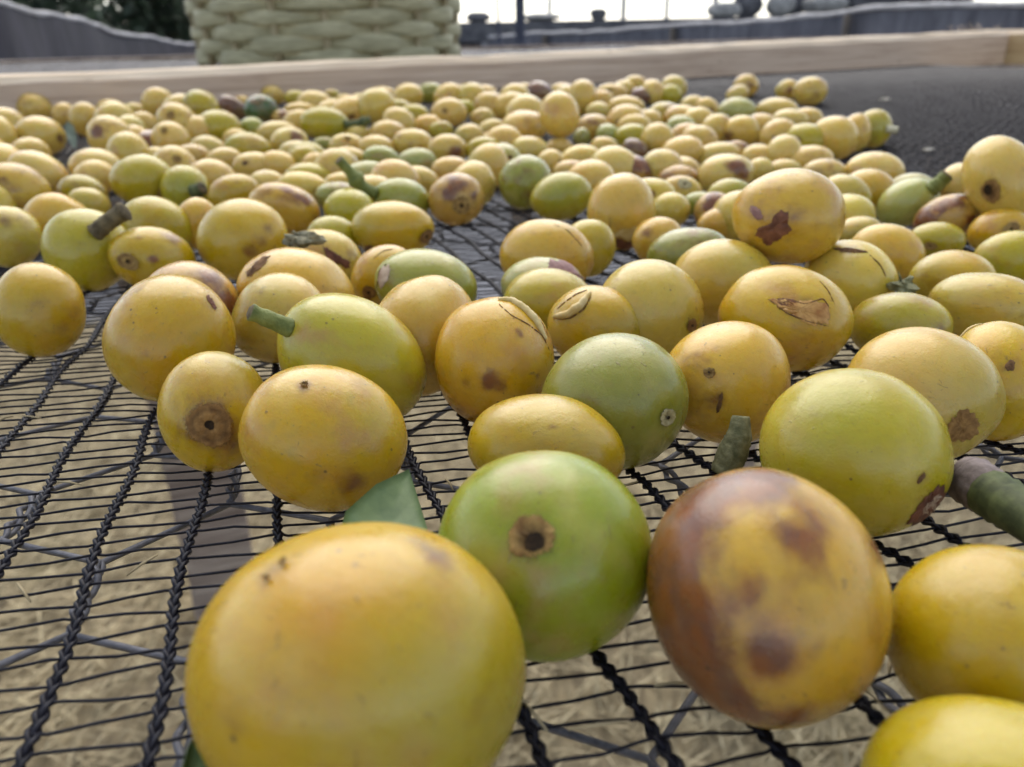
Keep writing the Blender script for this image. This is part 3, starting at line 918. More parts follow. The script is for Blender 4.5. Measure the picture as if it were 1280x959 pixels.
def scar(ch, obj, spec):
    """ring scar left by calyx or stalk: raised corky ring, sunken disc, dark pit"""
    px, py, rpx, style = spec
    n = hit(ch, px, py)
    R_ = rpx / (0.5 * math.sqrt(ch['w'] * ch['h']))
    mm = np.linalg.norm(ch['M'][:, 0])
    prof = {'ring': [(0, 0.012), (0.14, 0.010), (0.22, 0.030), (0.45, 0.034), (0.60, 0.022), (0.74, 0.034), (0.90, 0.030), (1.0, 0.004)],
            'disc': [(0, 0.010), (0.2, 0.014), (0.45, 0.020), (0.7, 0.026), (0.85, 0.030), (1.0, 0.002)],
            'pit': [(0, 0.006), (0.2, 0.008), (0.45, 0.014), (0.65, 0.026), (0.85, 0.022), (1.0, 0.002)]}[style[0]]
    r = np.random.default_rng(int(px * 7 + py))
    nphi = 28; ph = np.arange(nphi) * 2 * np.pi / nphi
    irr = 1 + 0.07 * np.sin(2 * ph + r.uniform(0, 6)) + 0.05 * np.sin(3 * ph + r.uniform(0, 6)) + 0.03 * np.sin(7 * ph + r.uniform(0, 6))
    V = []
    for (q, hh) in prof[1:]:
        D = polar(ch, n, R_ * q * irr, ph)
        V.append(surf(ch, D, np.maximum((hh * (1.7 if q < 0.95 and style[0] == 'ring' else 1) + 0.010 * r.normal(size=nphi) * (q < 1)) * mm, 0.003 * mm)))
    V0 = surf(ch, n[None], prof[0][1] * mm)
    V = np.vstack([V0] + V)
    F = [(0, 1 + i, 1 + (i + 1) % nphi) for i in range(nphi)]
    for k in range(len(prof) - 2):
        F += [(1 + k * nphi + i, 1 + (k + 1) * nphi + i, 1 + (k + 1) * nphi + (i + 1) % nphi, 1 + k * nphi + (i + 1) % nphi) for i in range(nphi)]
    mat = {'c': M_SCAR, 'p': M_SCAR_PALE, 'b': M_SCAR_BROWN}[style[1]]
    s = mesh_obj('calyx_scar', V, F, mat, obj)
    qs = np.array([prof[0][0]] + [q for (q, _) in prof[1:] for _ in range(nphi)])
    if style[0] == 'ring': tone = np.interp(qs, [0, 0.14, 0.22, 0.45, 0.60, 0.74, 0.9, 1], [0.7, 0.5, 0.12, 0.0, 0.42, 0.05, 0.25, 0.1])
    elif style[0] == 'pit': tone = np.interp(qs, [0, 0.45, 0.65, 0.85, 1], [0.8, 0.5, 0.1, 0.15, 0.2])
    else: tone = np.interp(qs, [0, 0.3, 0.7, 0.85, 1], [0.3, 0.1, 0.05, 0.3, 0.3])
    put(s, tone=np.clip(tone + 0.1 * r.normal(size=len(qs)), 0, 1), fade=np.interp(qs, [0, 0.55, 0.8, 1.0], [1.4, 0.95, 0.6, -0.1]))
    # dark pit in its middle
    q = 0.2 if style[0] != 'pit' else 0.42
    if len(style) > 2: off = polar(ch, n, np.array([R_ * 0.25]), np.array([style[2]]))[0]
    else: off = n
    D = np.vstack([off[None], polar(ch, off, R_ * q * 0.55 * irr, ph), polar(ch, off, R_ * q * irr, ph)])
    P = surf(ch, D, np.r_[0.034, np.full(nphi, 0.040), np.full(nphi, 0.056 if style[0] == 'ring' else 0.040)] * mm)
    F = [(0, 1 + i, 1 + (i + 1) % nphi) for i in range(nphi)] + [(1 + i, 1 + nphi + i, 1 + nphi + (i + 1) % nphi, 1 + (i + 1) % nphi) for i in range(nphi)]
    put(mesh_obj('pit', P, F, M_PIT, s), fade=np.r_[1.5, np.full(nphi, 1.2), np.full(nphi, 0.1)], tone=0.0)

def patch(ch, obj, outline, mat, name, rings=6, lift=0.006, rough=0.006, sub=5):
    """dried patch with a ragged edge, outline given in pixels of the photograph"""
    O = np.array(outline, float)
    for _ in range(2):                                   # round the drawn corners off
        nx_ = np.roll(O, -1, axis=0)
        O = np.stack([0.75 * O + 0.25 * nx_, 0.25 * O + 0.75 * nx_], 1).reshape(-1, 2)
    sub = 2
    r = np.random.default_rng(int(O.sum()) % 9999)
    E = []
    for i in range(len(O)):
        p, q = O[i], O[(i + 1) % len(O)]
        for s in range(sub):
            E.append(p * (1 - s / sub) + q * s / sub)
    E = np.array(E); cen = E.mean(0); sz = np.abs(E - cen).mean()
    ang_ = np.arange(len(E)) / len(E) * 2 * np.pi
    wv_ = sum(r.uniform(0.03, 0.09) * np.sin(k_ * ang_ + r.uniform(0, 6.28)) for k_ in (3, 5, 8, 13))
    E = cen + (E - cen) * (1.06 + wv_)[:, None] + r.normal(0, sz * 0.04, E.shape)
    n = len(E); mm = np.linalg.norm(ch['M'][:, 0])
    D = [hit(ch, *cen)]; hgt = [lift * 1.2]
    for k in range(1, rings + 1):
        for e in E:
            D.append(hit(ch, *(cen + (e - cen) * k / rings)))
            hgt.append((lift + abs(r.normal(0, rough))) if k < rings else 0.0008)
    P = surf(ch, np.array(D), np.array(hgt) * mm)
    F = [(0, 1 + i, 1 + (i + 1) % n) for i in range(n)]
    for k in range(rings - 1):
        F += [(1 + k * n + i, 1 + (k + 1) * n + i, 1 + (k + 1) * n + (i + 1) % n, 1 + k * n + (i + 1) % n) for i in range(n)]
    o = mesh_obj(name, P, F, mat, obj)
    return put(o, fade=np.r_[1.5, np.repeat(np.interp(np.arange(1, rings + 1), [1, rings - 1, rings], [1.5, 0.95, 0.1]), n)], tone=0.0)

def ridge(ch, obj, pts, rpx, mat, name, sunk=0.35):
    """raised lip or dark crack that follows the skin along a line of pixels"""
    O = np.array(pts, float)
    s = np.r_[0, np.cumsum(np.linalg.norm(np.diff(O, axis=0), axis=1))]
    q = np.linspace(0, s[-1], max(8, int(s[-1] / 2.5)))
    E = np.column_stack([np.interp(q, s, O[:, 0]), np.interp(q, s, O[:, 1])])
    if len(E) > 6:
        for _ in range(2): E[1:-1] = 0.25 * E[:-2] + 0.5 * E[1:-1] + 0.25 * E[2:]
    r = np.random.default_rng(int(O.sum()) % 9999)
    unitr = ch['t'] / FPX
    rad = rpx * (1.0 if mat is M_LIP else 0.55) * unitr * (np.sin(np.linspace(0.12, math.pi - 0.12, len(E))) ** 0.5) * (1 + 0.07 * r.normal(size=len(E)))
    rad = np.maximum(rad, rpx * unitr * 0.15)
    D = np.array([hit(ch, *e) for e in E])
    P = surf(ch, D, rad * (1 - 2 * sunk))
    b = MB(); b.tube(P, rad, 7)
    return put(b.build(name, mat, obj), fade=1.5 if mat is M_LIP else np.clip(np.repeat(np.interp(np.linspace(0, 1, len(E)), [0, 0.2, 0.8, 1], [0.2, 0.62, 0.62, 0.2]) + 0.2 * r.normal(size=len(E)), 7), 0, 2), tone=0.0)

def stalk(ch, obj, pts, r0, r1, mat, out=0.0, knob=None, name='stalk'):
    """fruit stalk: starts in the skin at the first pixel and runs through the others at about the same distance"""
    n = hit(ch, *pts[0]); base = surf(ch, n[None], -0.0004)[0] + ch['c']
    td = np.linalg.norm(base - CAM); u = ch['t'] / FPX
    P = [base]
    for i, p in enumerate(pts[1:]):
        P.append(CAM + ray(*p) * (td - out * u * (i + 1) / (len(pts) - 1)))
    P = np.array(P)
    s = np.linspace(0, 1, len(P)); q = np.linspace(0, 1, 18)
    E = np.column_stack([np.interp(q, s, P[:, i]) for i in range(3)])
    for _ in range(4): E[1:-1] = 0.25 * E[:-2] + 0.5 * E[1:-1] + 0.25 * E[2:]
    r = np.random.default_rng(int(pts[0][0]))
    rad = np.interp(q, [0, 0.12, 0.5, 0.85, 1], [r0 * 1.12, r0, (r0 + r1) / 2, r1, r1 * 1.12]) * u * (1 + 0.035 * r.normal(size=18))
    if knob: rad = rad + 0 * q + knob[1] * u * np.exp(-((q - knob[0]) / 0.09) ** 2)
    b = MB(); b.tube(E, rad, 10)
    # broken end: shallow cup
    o = b.build(name, mat, obj, loc=(0, 0, 0))
    o.location = -Vector(tuple(ch['c']))
    e = unit(E[-1] - E[-2]); x, y, z = frame_of(e)
    a = np.arange(10) * 2 * np.pi / 10; rr = rad[-1]
    V = [E[-1] + e * 0.05 * rr] + [E[-1] + e * 0.22 * rr + 0.62 * rr * (math.cos(t) * x + math.sin(t) * y) for t in a] + [E[-1] - e * 0.1 * rr + 1.03 * rr * (math.cos(t) * x + math.sin(t) * y) for t in a]
    F = [(0, 1 + i, 1 + (i + 1) % 10) for i in range(10)] + [(1 + i, 11 + i, 11 + (i + 1) % 10, 1 + (i + 1) % 10) for i in range(10)]
    mesh_obj('broken_end', np.array(V), F, M_STALK_BROWN, o)

_grids = {}
def grid(nu, nv):
    if (nu, nv) not in _grids:
        D = [(0, 0, 1.0)]
        for j in range(1, nv):
            th = math.pi * j / nv
            for i in range(nu):
                ph = 2 * math.pi * i / nu
                D.append((math.sin(th) * math.cos(ph), math.sin(th) * math.sin(ph), math.cos(th)))
        D.append((0, 0, -1.0))
        F = [(0, 1 + i, 1 + (i + 1) % nu) for i in range(nu)]
        for j in range(nv - 2):
            F += [(1 + j * nu + i, 1 + (j + 1) * nu + i, 1 + (j + 1) * nu + (i + 1) % nu, 1 + j * nu + (i + 1) % nu) for i in range(nu)]
        last = 1 + (nv - 1) * nu
        F += [(last, 1 + (nv - 2) * nu + (i + 1) % nu, 1 + (nv - 2) * nu + i) for i in range(nu)]
        _grids[(nu, nv)] = (np.array(D), F)
    return _grids[(nu, nv)]

def build_cherry(ch, idx):
    r = np.random.default_rng(1000 + idx)
    ft = ch['feat']
    big = max(ch['w'], ch['h'])
    if not any(k in ft for k in ('calyx', 'stalk', 'patch', 'ridge')) and not ch.get('named') and 38 < big < 72 and r.random() < 0.22:
        a_ = r.uniform(0, 6.28); q_ = r.uniform(0.25, 0.68)
        ft = ch['feat'] = dict(ft, calyx=(ch['px'][0] + math.cos(a_) * q_ * ch['w'] / 2, ch['px'][1] + math.sin(a_) * q_ * ch['h'] / 2,
                               0.11 * math.sqrt(ch['w'] * ch['h']), (('ring', 'disc')[r.integers(2)], 'ccb'[r.integers(3)])))
    # the fruit's own axis
    if 'calyx' in ft: ax = hit(ch, ft['calyx'][0], ft['calyx'][1])
    elif 'stalk' in ft: ax = -hit(ch, *ft['stalk'][0][0])
    else:
        ax = unit(np.array([1.0 if r.random() < 0.5 else -1.0, 0, 0]) * (1 if ch['w'] >= ch['h'] else 0.4) + np.array([0, 1.0, 0]) * (0 if ch['w'] >= ch['h'] else 0.9) + r.normal(0, 0.35, 3))
    ch['axis'] = ax
    ja = ch['jit']
    ch['harm'] = [(unit(r.normal(size=3)) * r.uniform(1.5, 3.2), r.uniform(0, 6.28), ja * r.uniform(0.011, 0.028)) for _ in range(5)] + \
                 [(unit(r.normal(size=3)) * r.uniform(5, 9), r.uniform(0, 6.28), ja * r.uniform(0.0015, 0.0045)) for _ in range(4)]
    ch['dents'] = []
    if 'calyx' in ft:
        R_ = ft['calyx'][2] / (0.5 * math.sqrt(ch['w'] * ch['h']))
        ch['dents'].append((ax, 0.020, R_ * 0.9))
    if ch['col'] == 'D': ch['harm'] = [(k, p_, am * 2.6) for (k, p_, am) in ch['harm']]
    for _ in range(r.integers(1, 4)):
        ch['dents'].append((unit(r.normal(size=3)), ja * r.uniform(0.015, 0.05), r.uniform(0.25, 0.6)))
    halo = []
    for p in ft.get('patch', ()):
        O = np.array(p[0], float); cc = O.mean(0); rr = np.abs(O - cc).mean() / (0.5 * math.sqrt(ch['w'] * ch['h']))
        ch['dents'].append((hit(ch, *cc), 0.10 * min(rr, 0.2), rr * 1.6))
        halo.append((cc[0], cc[1], rr * 2.4, 0.26))
    for d in ft.get('dents', ()):
        ch['dents'].append((hit(ch, d[0], d[1]), d[2], d[3]))
    nu, nv = (64, 42) if big > 150 else (48, 30) if big > 80 else (34, 20) if big > 40 else (22, 13)
    D0, F = grid(nu, nv)
    x, y, z = frame_of(ax)
    Rm = np.column_stack([x, y, z])
    D = D0 @ Rm.T
    V = surf(ch, D)
    me = bpy.data.meshes.new('coffee_cherry')
    me.from_pydata([tuple(v) for v in V], [], F)
    me.polygons.foreach_set('use_smooth', [True] * len(me.polygons))
    a = me.attributes.new('rest', 'FLOAT_VECTOR', 'POINT'); a.data.foreach_set('vector', D0.astype(np.float32).ravel())
    bru = np.zeros(len(D)); gre = np.zeros(len(D))
    for key, arr in (('bruise', bru), ('green', gre)):
        for (px, py, rad, st) in list(ft.get(key, ())) + (halo if key == 'bruise' else []):
            n = hit(ch, px, py); ang = np.arccos(np.clip(D @ n, -1, 1))
            arr[:] = np.maximum(arr, st * np.exp(-(ang / rad) ** 2))
    # a greener shoulder by the stalk end on part of the fruit
    if ch['col'] in 'YPL' and r.random() < 0.5:
        gre = np.maximum(gre, r.uniform(0.1, 0.5) * sstep(0.1, 1.0, D @ unit(-ax + r.normal(0, 0.4, 3))))
    for nm, arr in (('bruise', bru), ('green', gre)):
        a = me.attributes.new(nm, 'FLOAT', 'POINT'); a.data.foreach_set('value', arr.astype(np.float32))
    me.materials.append(M_CHERRY)
    o = bpy.data.objects.new('coffee_cherry', me); COL.objects.link(o)
    o.location = tuple(ch['c'])
    c = np.array(COLS[ch['col']]) * (1 + r.normal(0, 0.05)) * (1 + r.normal(0, 0.03, 3))
    if ch['px'][1] < 235 and ch['col'] in 'YPO': c = c * 0.60 + np.array((0.66, 0.485, 0.16)) * 0.42      # the far heap is mixed paler
    bl = ch['blotch'] if ch['blotch'] else (r.uniform(0.05, 0.42) if r.random() < 0.42 else 0.0)
    if big > 100 and not ch['blotch']: bl = min(bl, 0.2)
    if ch['col'] == 'B' and not ch['blotch']: bl = 0.75
    o.color = (*np.clip(c, 0, 1), 1.0 - bl)
    tag(o, ch['label'], 'coffee cherry', GROUP)
    ch['obj'] = o
    if 'calyx' in ft: scar(ch, o, ft['calyx'])
    for s in ft.get('scars', ()): scar(ch, o, s)
    for p in ft.get('patch', ()): patch(ch, o, p[0], p[1], p[2] if len(p) > 2 else 'dry_patch')
    for p in ft.get('ridge', ()): ridge(ch, o, p[0], p[1], p[2], p[3] if len(p) > 3 else 'crack')
    if 'stalk' in ft:
        s = ft['stalk']; stalk(ch, o, s[0], s[1], s[2], s[3], *s[4:])
    return o
# ---- foreground, measured one by one (centre, width, height in pixels of the photograph, tilt, colour)
C(453, 850, 428, 402, 0, 'Y', 'biggest golden cherry, blurred, cut off by the bottom edge', 'the biggest golden cherry', lift=-1, jit=0.5,
  bruise=[(545, 695, 0.16, 0.62), (345, 716, 0.12, 0.42), (525, 680, 0.12, 0.4), (295, 905, 0.16, 0.35), (600, 880, 0.2, 0.25)],
  dents=[(345, 715, 0.010, 0.08)], scars=[(338, 728, 5, ('disc', 'c')), (357, 708, 6, ('disc', 'c'))])
C(679, 690, 260, 258, 0, 'LG', 'round green cherry facing the camera with brown hollow scar', 'the round green front cherry', lift=-1, jit=0.6,
  calyx=(664, 671, 29, ('pit', 'c', 2.6)))
C(960, 747, 296, 342, 12, 'O', 'upright orange cherry with large purple brown bruises in the foreground', 'the bruised orange front cherry', lift=-1, blotch=0.22, jit=0.6,
  bruise=[(836, 680, 0.42, 1.35), (840, 770, 0.40, 1.4), (862, 850, 0.38, 1.35), (880, 625, 0.36, 1.0), (950, 600, 0.34, 0.75), (905, 880, 0.3, 1.0), (963, 822, 0.17, 0.9), (1005, 672, 0.22, 0.6), (900, 610, 0.26, 0.55), (1095, 690, 0.16, 0.6), (905, 885, 0.25, 0.6), (1020, 615, 0.18, 0.35), (980, 900, 0.3, 0.45), (940, 735, 0.12, 0.3)])
C(1243, 803, 282, 244, 0, 'Y', 'blurred yellow cherry cut by the right edge, beside the bruised orange one', 'the yellow cherry at the right edge', lift=-1)
C(1245, 1010, 340, 288, 0, 'L', 'lime yellow cherry in the bottom right corner, mostly out of frame', lift=-1)
C(405, 550, 213, 186, -14, 'Y', 'olive tinged golden cherry lying just behind the biggest one', 'the olive tinged golden cherry', lift=-1,
  bruise=[(380, 481, 0.12, 0.4), (440, 605, 0.25, 0.4), (395, 600, 0.2, 0.25)], green=[(470, 520, 0.5, 0.35)],
  scars=[(380, 480, 5, ('disc', 'c'))])
C(266, 510, 141, 146, 0, 'Y', 'yellow cherry with brown concentric ring scar at left front', 'the concentric ring scar cherry', lift=-1,
  calyx=(262, 531, 31, ('ring', 'b')), bruise=[(262, 531, 0.52, 0.42)], green=[(300, 450, 0.6, 0.4)])
C(439, 450, 210, 150, -30, 'L', 'lime cherry with thick green stalk pointing left', 'the lime cherry with green stalk', lift=-1,
  green=[(380, 420, 0.9, 0.38)], stalk=([(356, 407), (338, 400), (313, 390)], 11, 9, M_STALK, 10))
C(210, 426, 166, 156, -8, 'Y', 'large plain golden cherry at left above the ring scar one', 'the large plain golden cherry', lift=-1,
  patch=[([(252, 374), (258, 373), (268, 388), (265, 391)], M_SCAB, 'scab')], bruise=[(180, 440, 0.12, 0.25), (265, 470, 0.2, 0.2)])
C(47, 388, 124, 117, -8, 'Y', 'deep golden cherry lying alone at the left edge', 'the lone golden cherry at left', lift=-1, jit=0.6)
C(232, 386, 136, 118, -20, 'B', 'purple speckled cherry hidden behind the large plain golden one', 'the purple speckled cherry', blotch=0.35,
  bruise=[(285, 385, 0.35, 0.9), (262, 350, 0.25, 0.55), (215, 335, 0.2, 0.3)])
C(352, 400, 126, 114, 10, 'P', 'dusty pale cherry behind the green stalk', 'the dusty pale cherry', bruise=[(325, 365, 0.12, 0.35)])
C(372, 365, 144, 108, -6, 'O', 'peach cherry with black crack at its left shoulder', 'the peach cherry with black crack',
  patch=[([(310, 344), (318, 330), (336, 319), (338, 325), (326, 337), (314, 348)], M_CRACK, 'dark_crack')])
C(530, 418, 136, 152, 0, 'O', 'smooth peach orange cherry left of the cracked lip cherry', 'the smooth peach cherry', lift=-1)
C(535, 359, 134, 94, -10, 'G', 'pale green cherry with grey torn flap at its left end', 'the green cherry with torn flap', green=[(600, 370, 0.4, 0.0)],
  patch=[([(474, 358), (476, 338), (486, 329), (490, 342), (480, 362)], M_FLESH, 'torn_flap')], ridge=[([(473, 362), (476, 338), (488, 328)], 1.6, M_CRACK)])
C(482, 346, 88, 82, 40, 'Y', 'yellow cherry with brown end scar wedged behind the torn green one', 'the wedged yellow cherry', calyx=(461, 366, 11, ('disc', 'b')),
  ridge=[([(466, 325), (478, 314), (496, 310)], 1.2, M_CRACK)])
C(490, 286, 101, 74, -6, 'Y', 'glossy golden cherry with reddish oval scar at its right end', 'the golden cherry with oval scar', calyx=(533, 296, 13, ('ring', 'b')),
  patch=[([(455, 318), (458, 306), (466, 304), (468, 314), (462, 322)], M_SCAB, 'scab')])
C(620, 449, 150, 166, 0, 'Y', 'brownish golden cherry with pale cracked lip on its top right', 'the cracked lip cherry', lift=-1, blotch=0.12,
  bruise=[(612, 476, 0.14, 0.7), (585, 476, 0.10, 0.45), (626, 482, 0.12, 0.6), (672, 470, 0.08, 0.5), (650, 415, 0.08, 0.5), (580, 515, 0.25, 0.4)],
  ridge=[([(623, 372), (640, 372), (658, 384), (672, 400), (684, 424)], 5.0, M_LIP, 'torn_lip'), ([(622, 370), (624, 380), (640, 394), (662, 404), (680, 418), (692, 446)], 1.5, M_CRACK),
         ([(623, 370), (640, 368), (662, 382), (680, 402), (690, 425)], 1.2, M_CRACK)])
C(747, 411, 128, 102, -8, 'Y', 'golden cherry with curled pale scar on its top left', 'the curled scar cherry',
  ridge=[([(692, 396), (708, 394), (726, 383), (738, 368)], 5.5, M_LIP, 'torn_lip'), ([(690, 400), (712, 398), (730, 387), (741, 370)], 1.6, M_CRACK), ([(692, 391), (704, 380), (720, 370), (738, 364)], 1.6, M_CRACK)])
C(682, 381, 116, 92, 0, 'L', 'pale lime cherry squeezed between cracked lip and curled scar cherries', 'the squeezed lime cherry')
C(678, 360, 110, 80, -8, 'g', 'pale green cherry with mauve torn skin, under the peach one', 'the mauve torn cherry',
  patch=[([(684, 342), (686, 325), (700, 323), (718, 332), (732, 352), (720, 350), (704, 340)], M_SCAB_PURPLE, 'bare_patch')], ridge=[([(684, 342), (704, 342), (718, 353), (726, 366)], 4, M_LIP, 'torn_lip'), ([(684, 347), (702, 347), (714, 358)], 1.2, M_CRACK)])
C(682, 322, 117, 92, -4, 'O', 'peach orange cherry in the centre with fine seam along its top', 'the centre peach cherry', ridge=[([(690, 282), (708, 289), (722, 303), (730, 315)], 1.0, M_CRACK)])
C(735, 310, 68, 76, 0, 'L', 'olive lime cherry half hidden behind the centre peach one', 'the olive lime cherry')
C(768, 502, 184, 169, 0, 'G', 'bright green cherry in the centre with pale oval stalk scar', 'the bright green centre cherry', lift=-1, jit=0.7, calyx=(835, 522, 14, ('disc', 'p')), bruise=[(740, 497, 0.2, 0.25)])
C(680, 561, 199, 142, -6, 'Y', 'yellow cherry peeking over the round green front one', 'the peeking yellow cherry', lift=-1, bruise=[(640, 555, 0.05, 0.5), (690, 535, 0.06, 0.4)])
C(809, 389, 136, 124, -24, 'P', 'pale yellow cherry behind the bright green one, dark tip at right', 'the pale dark tipped cherry', calyx=(862, 406, 10, ('disc', 'b')), bruise=[(768, 350, 0.14, 0.35), (765, 362, 0.08, 0.5)])
C(905, 356, 134, 114, -10, 'P', 'smooth pale lime cherry below the brown patched one', 'the smooth pale lime cherry', green=[(940, 330, 0.8, 0.4)])
C(980, 398, 167, 138, -12, 'Y', 'golden cherry with ragged open crack showing brown flesh', 'the ragged crack cherry', lift=-1,
  patch=[([(962, 374), (980, 372), (1004, 376), (1030, 374), (1040, 396), (1028, 410), (1008, 404), (988, 392), (972, 386)], M_FLESH_O, 'open_crack'),
         ([(968, 373), (990, 371), (998, 378), (984, 383), (972, 380)], M_SCAB, 'scab')],
  ridge=[([(960, 374), (985, 392), (1010, 402), (1036, 408)], 1.6, M_CRACK), ([(962, 373), (985, 372), (1008, 380), (1030, 372), (1042, 392)], 1.6, M_CRACK), ([(1026, 350), (1036, 362), (1044, 380)], 1.2, M_CRACK)])
C(982, 271, 147, 119, -6, 'O', 'golden cherry with dark brown ragged patches, resting on top of others', 'the brown patched cherry on top',
  patch=[([(940, 292), (948, 284), (964, 280), (970, 266), (978, 260), (986, 266), (984, 280), (990, 290), (976, 300), (962, 308), (952, 302)], M_SCAB, 'brown_patch'),
         ([(934, 258), (942, 256), (950, 264), (954, 274), (946, 276), (938, 270)], M_SCAB_PURPLE, 'brown_patch')], bruise=[(975, 240, 0.1, 0.35)])
C(912, 479, 163, 156, -10, 'O', 'orange golden cherry with small hole and dark mark', 'the orange cherry with small hole', lift=-1,
  scars=[(887, 466, 8, ('disc', 'c'))], patch=[([(896, 508), (899, 492), (904, 492), (902, 508), (898, 518), (893, 516)], M_CRACK, 'dark_mark')], bruise=[(912, 535, 0.5, 0.12)])
C(1068, 566, 252, 212, -14, 'L', 'large lime yellow cherry at right with dark ragged end scar', 'the large lime cherry at right', lift=-1, jit=0.7, green=[(1040, 510, 0.7, 0.45)],
  patch=[([(1134, 655), (1142, 640), (1160, 622), (1172, 612), (1180, 602), (1184, 620), (1172, 645), (1150, 662)], M_SCAB, 'ragged_scar'), ([(1150, 642), (1166, 628), (1178, 612), (1178, 628), (1164, 648)], M_FLESH, 'corky_scar'), ([(1146, 602), (1156, 590), (1160, 594), (1150, 607)], M_CRACK, 'dark_mark')])
C(1151, 497, 210, 172, -16, 'P', 'large pale yellow cherry with brown corky scar at its lower right', 'the large pale cherry', lift=-1,
  patch=[([(1186, 545), (1188, 525), (1204, 514), (1222, 516), (1232, 528), (1228, 545), (1210, 558), (1192, 556)], M_SCAR_BROWN, 'corky_scar')], bruise=[(1212, 535, 0.25, 0.3)])
C(1126, 409, 133, 90, -6, 'L', 'yellow cherry below the small green leaf scrap', 'the yellow cherry under the scrap', bruise=[(1180, 412, 0.2, 0.4)])
C(1058, 353, 122, 106, -8, 'P', 'pale cherry with black split along its top rim', 'the black split cherry',
  patch=[([(1040, 311), (1052, 308), (1072, 310), (1088, 317), (1070, 315), (1054, 316)], M_CRACK, 'dark_split')], ridge=[([(1086, 318), (1100, 332), (1108, 348)], 1.4, M_CRACK)])
C(1252, 477, 152, 152, 0, 'Y', 'golden cherry at the right edge with black flake on it', 'the flaked cherry at right edge', lift=-1,
  patch=[([(1254, 462), (1262, 447), (1270, 452), (1268, 464)], M_CRACK, 'black_flake')], ridge=[([(1186, 412), (1204, 403), (1228, 406)], 2.0, M_LIP, 'torn_lip')])
C(1232, 386, 158, 94, -6, 'P', 'broad pale yellow cherry at the right edge', 'the broad pale cherry')
C(1191, 351, 116, 78, -4, 'Y', 'plain yellow cherry behind the broad pale one', 'the plain yellow cherry', bruise=[(1160, 345, 0.06, 0.5)])
C(1110, 317, 97, 70, -14, 'O', 'smooth peach orange cherry right of the black split one', 'the smooth peach cherry at right')
C(1262, 324, 98, 72, 10, 'L', 'lime yellow cherry at the right edge under the ringed one', 'the lime cherry at right edge')
C(1250, 289, 86, 56, 8, 'Y', 'yellow cherry with ring scar under the tall golden one', 'the ringed yellow cherry', calyx=(1265, 287, 12, ('ring', 'c')))
C(1250, 223, 97, 108, 20, 'Y', 'tall golden cherry at the right edge with black broken scar', 'the tall golden cherry at right', calyx=(1238, 240, 17, ('pit', 'b', 5.4)), bruise=[(1238, 235, 0.4, 0.35)])
C(1171, 301, 73, 50, -6, 'L', 'small lime cherry before the purple tinged one', 'the small lime cherry', calyx=(1163, 308, 8, ('disc', 'c')))
C(1185, 272, 88, 56, 18, 'B', 'purple tinged peach cherry with pointed tip', 'the purple tinged cherry', bruise=[(1160, 274, 0.4, 0.8), (1215, 277, 0.2, 0.7)])
C(1200, 230, 56, 50, 10, 'O', 'peach cherry peeking out left of the tall golden one', bruise=[(1188, 246, 0.3, 0.7)])
C(1133, 254, 91, 56, 24, 'g', 'pale green cherry with short green stalk at its upper right', 'the pale stalked cherry', stalk=([(1168, 235), (1176, 227), (1184, 219)], 8, 7, M_STALK))
C(1140, 237, 56, 38, 0, 'g', 'pale green cherry behind the stalked pale green one')
C(1083, 240, 77, 62, -4, 'O', 'round peach yellow cherry left of the pale stalked one', 'the round peach cherry')
C(1092, 215, 75, 52, -4, 'P', 'pale yellow cherry behind the round peach one', 'the pale cherry at the pile edge')
C(1075, 293, 66, 46, -4, 'P', 'small pale cherry just right of the brown patched one')
C(1031, 219, 53, 38, -8, 'P', 'greyish pale cherry behind the brown patched one', bruise=[(1030, 208, 0.4, 0.2)])
# ---- left middle
C(20, 240, 96, 70, -10, 'O', 'dusty peach cherry at the left edge above the speckled one', 'the dusty peach cherry at left')
C(47, 216, 84, 52, -24, 'P', 'long pale yellow cherry slanting down at left', 'the slanting pale cherry')
C(12, 295, 86, 78, -10, 'P', 'pale speckled cherry at the left edge above the lone golden one', 'the pale speckled cherry', bruise=[(10, 275, 0.35, 0.28)], green=[(30, 315, 0.5, 0.4)])
C(-2, 258, 50, 54, 0, 'P', 'pale cherry sliver at the left edge')
C(72, 276, 90, 72, 4, 'O', 'dusty peach cherry behind the woody stalked olive one', 'the dusty peach cherry')
C(109, 310, 113, 104, -4, 'L', 'olive green cherry with thick brown woody stalk', 'the woody stalked olive cherry', lift=-1, green=[(90, 280, 0.9, 0.25)],
  bruise=[(105, 350, 0.5, 0.25)], stalk=([(120, 289), (136, 277), (156, 264)], 9, 9, M_STALK_BROWN, 16))
C(196, 283, 98, 74, -22, 'L', 'lime yellow cherry right of the brown woody stalk', 'the lime cherry by the woody stalk')
C(190, 325, 110, 78, -14, 'Y', 'yellow cherry with raised round ring scar facing left', 'the raised ring cherry', calyx=(159, 327, 15, ('ring', 'c')), bruise=[(192, 324, 0.14, 0.9), (174, 297, 0.12, 0.5), (215, 298, 0.3, 0.35)])
C(105, 241, 67, 44, -8, 'L', 'lime yellow cherry behind the tiny pale one', 'the flat lime cherry')
C(111, 256, 54, 40, -10, 'P', 'small pale cherry just behind the brown woody stalk')
C(118, 222, 54, 42, 6, 'O', 'peach cherry between slanting pale and ring scarred cherries')
C(120, 209, 62, 44, 0, 'P', 'pale cherry at the edge of the bare net gap, far left')
C(178, 226, 85, 66, -4, 'L', 'lime yellow cherry with dark outlined ring scar, upper left', 'the dark ringed lime cherry', calyx=(206, 240, 12, ('ring', 'c')), bruise=[(143, 225, 0.25, 0.2)])
C(233, 236, 58, 54, -6, 'L', 'lime cherry with stubby dark green stalk', 'the stub stalked lime cherry', stalk=([(243, 240), (248, 238), (253, 235)], 8, 7, M_STALK_DARK, 8))
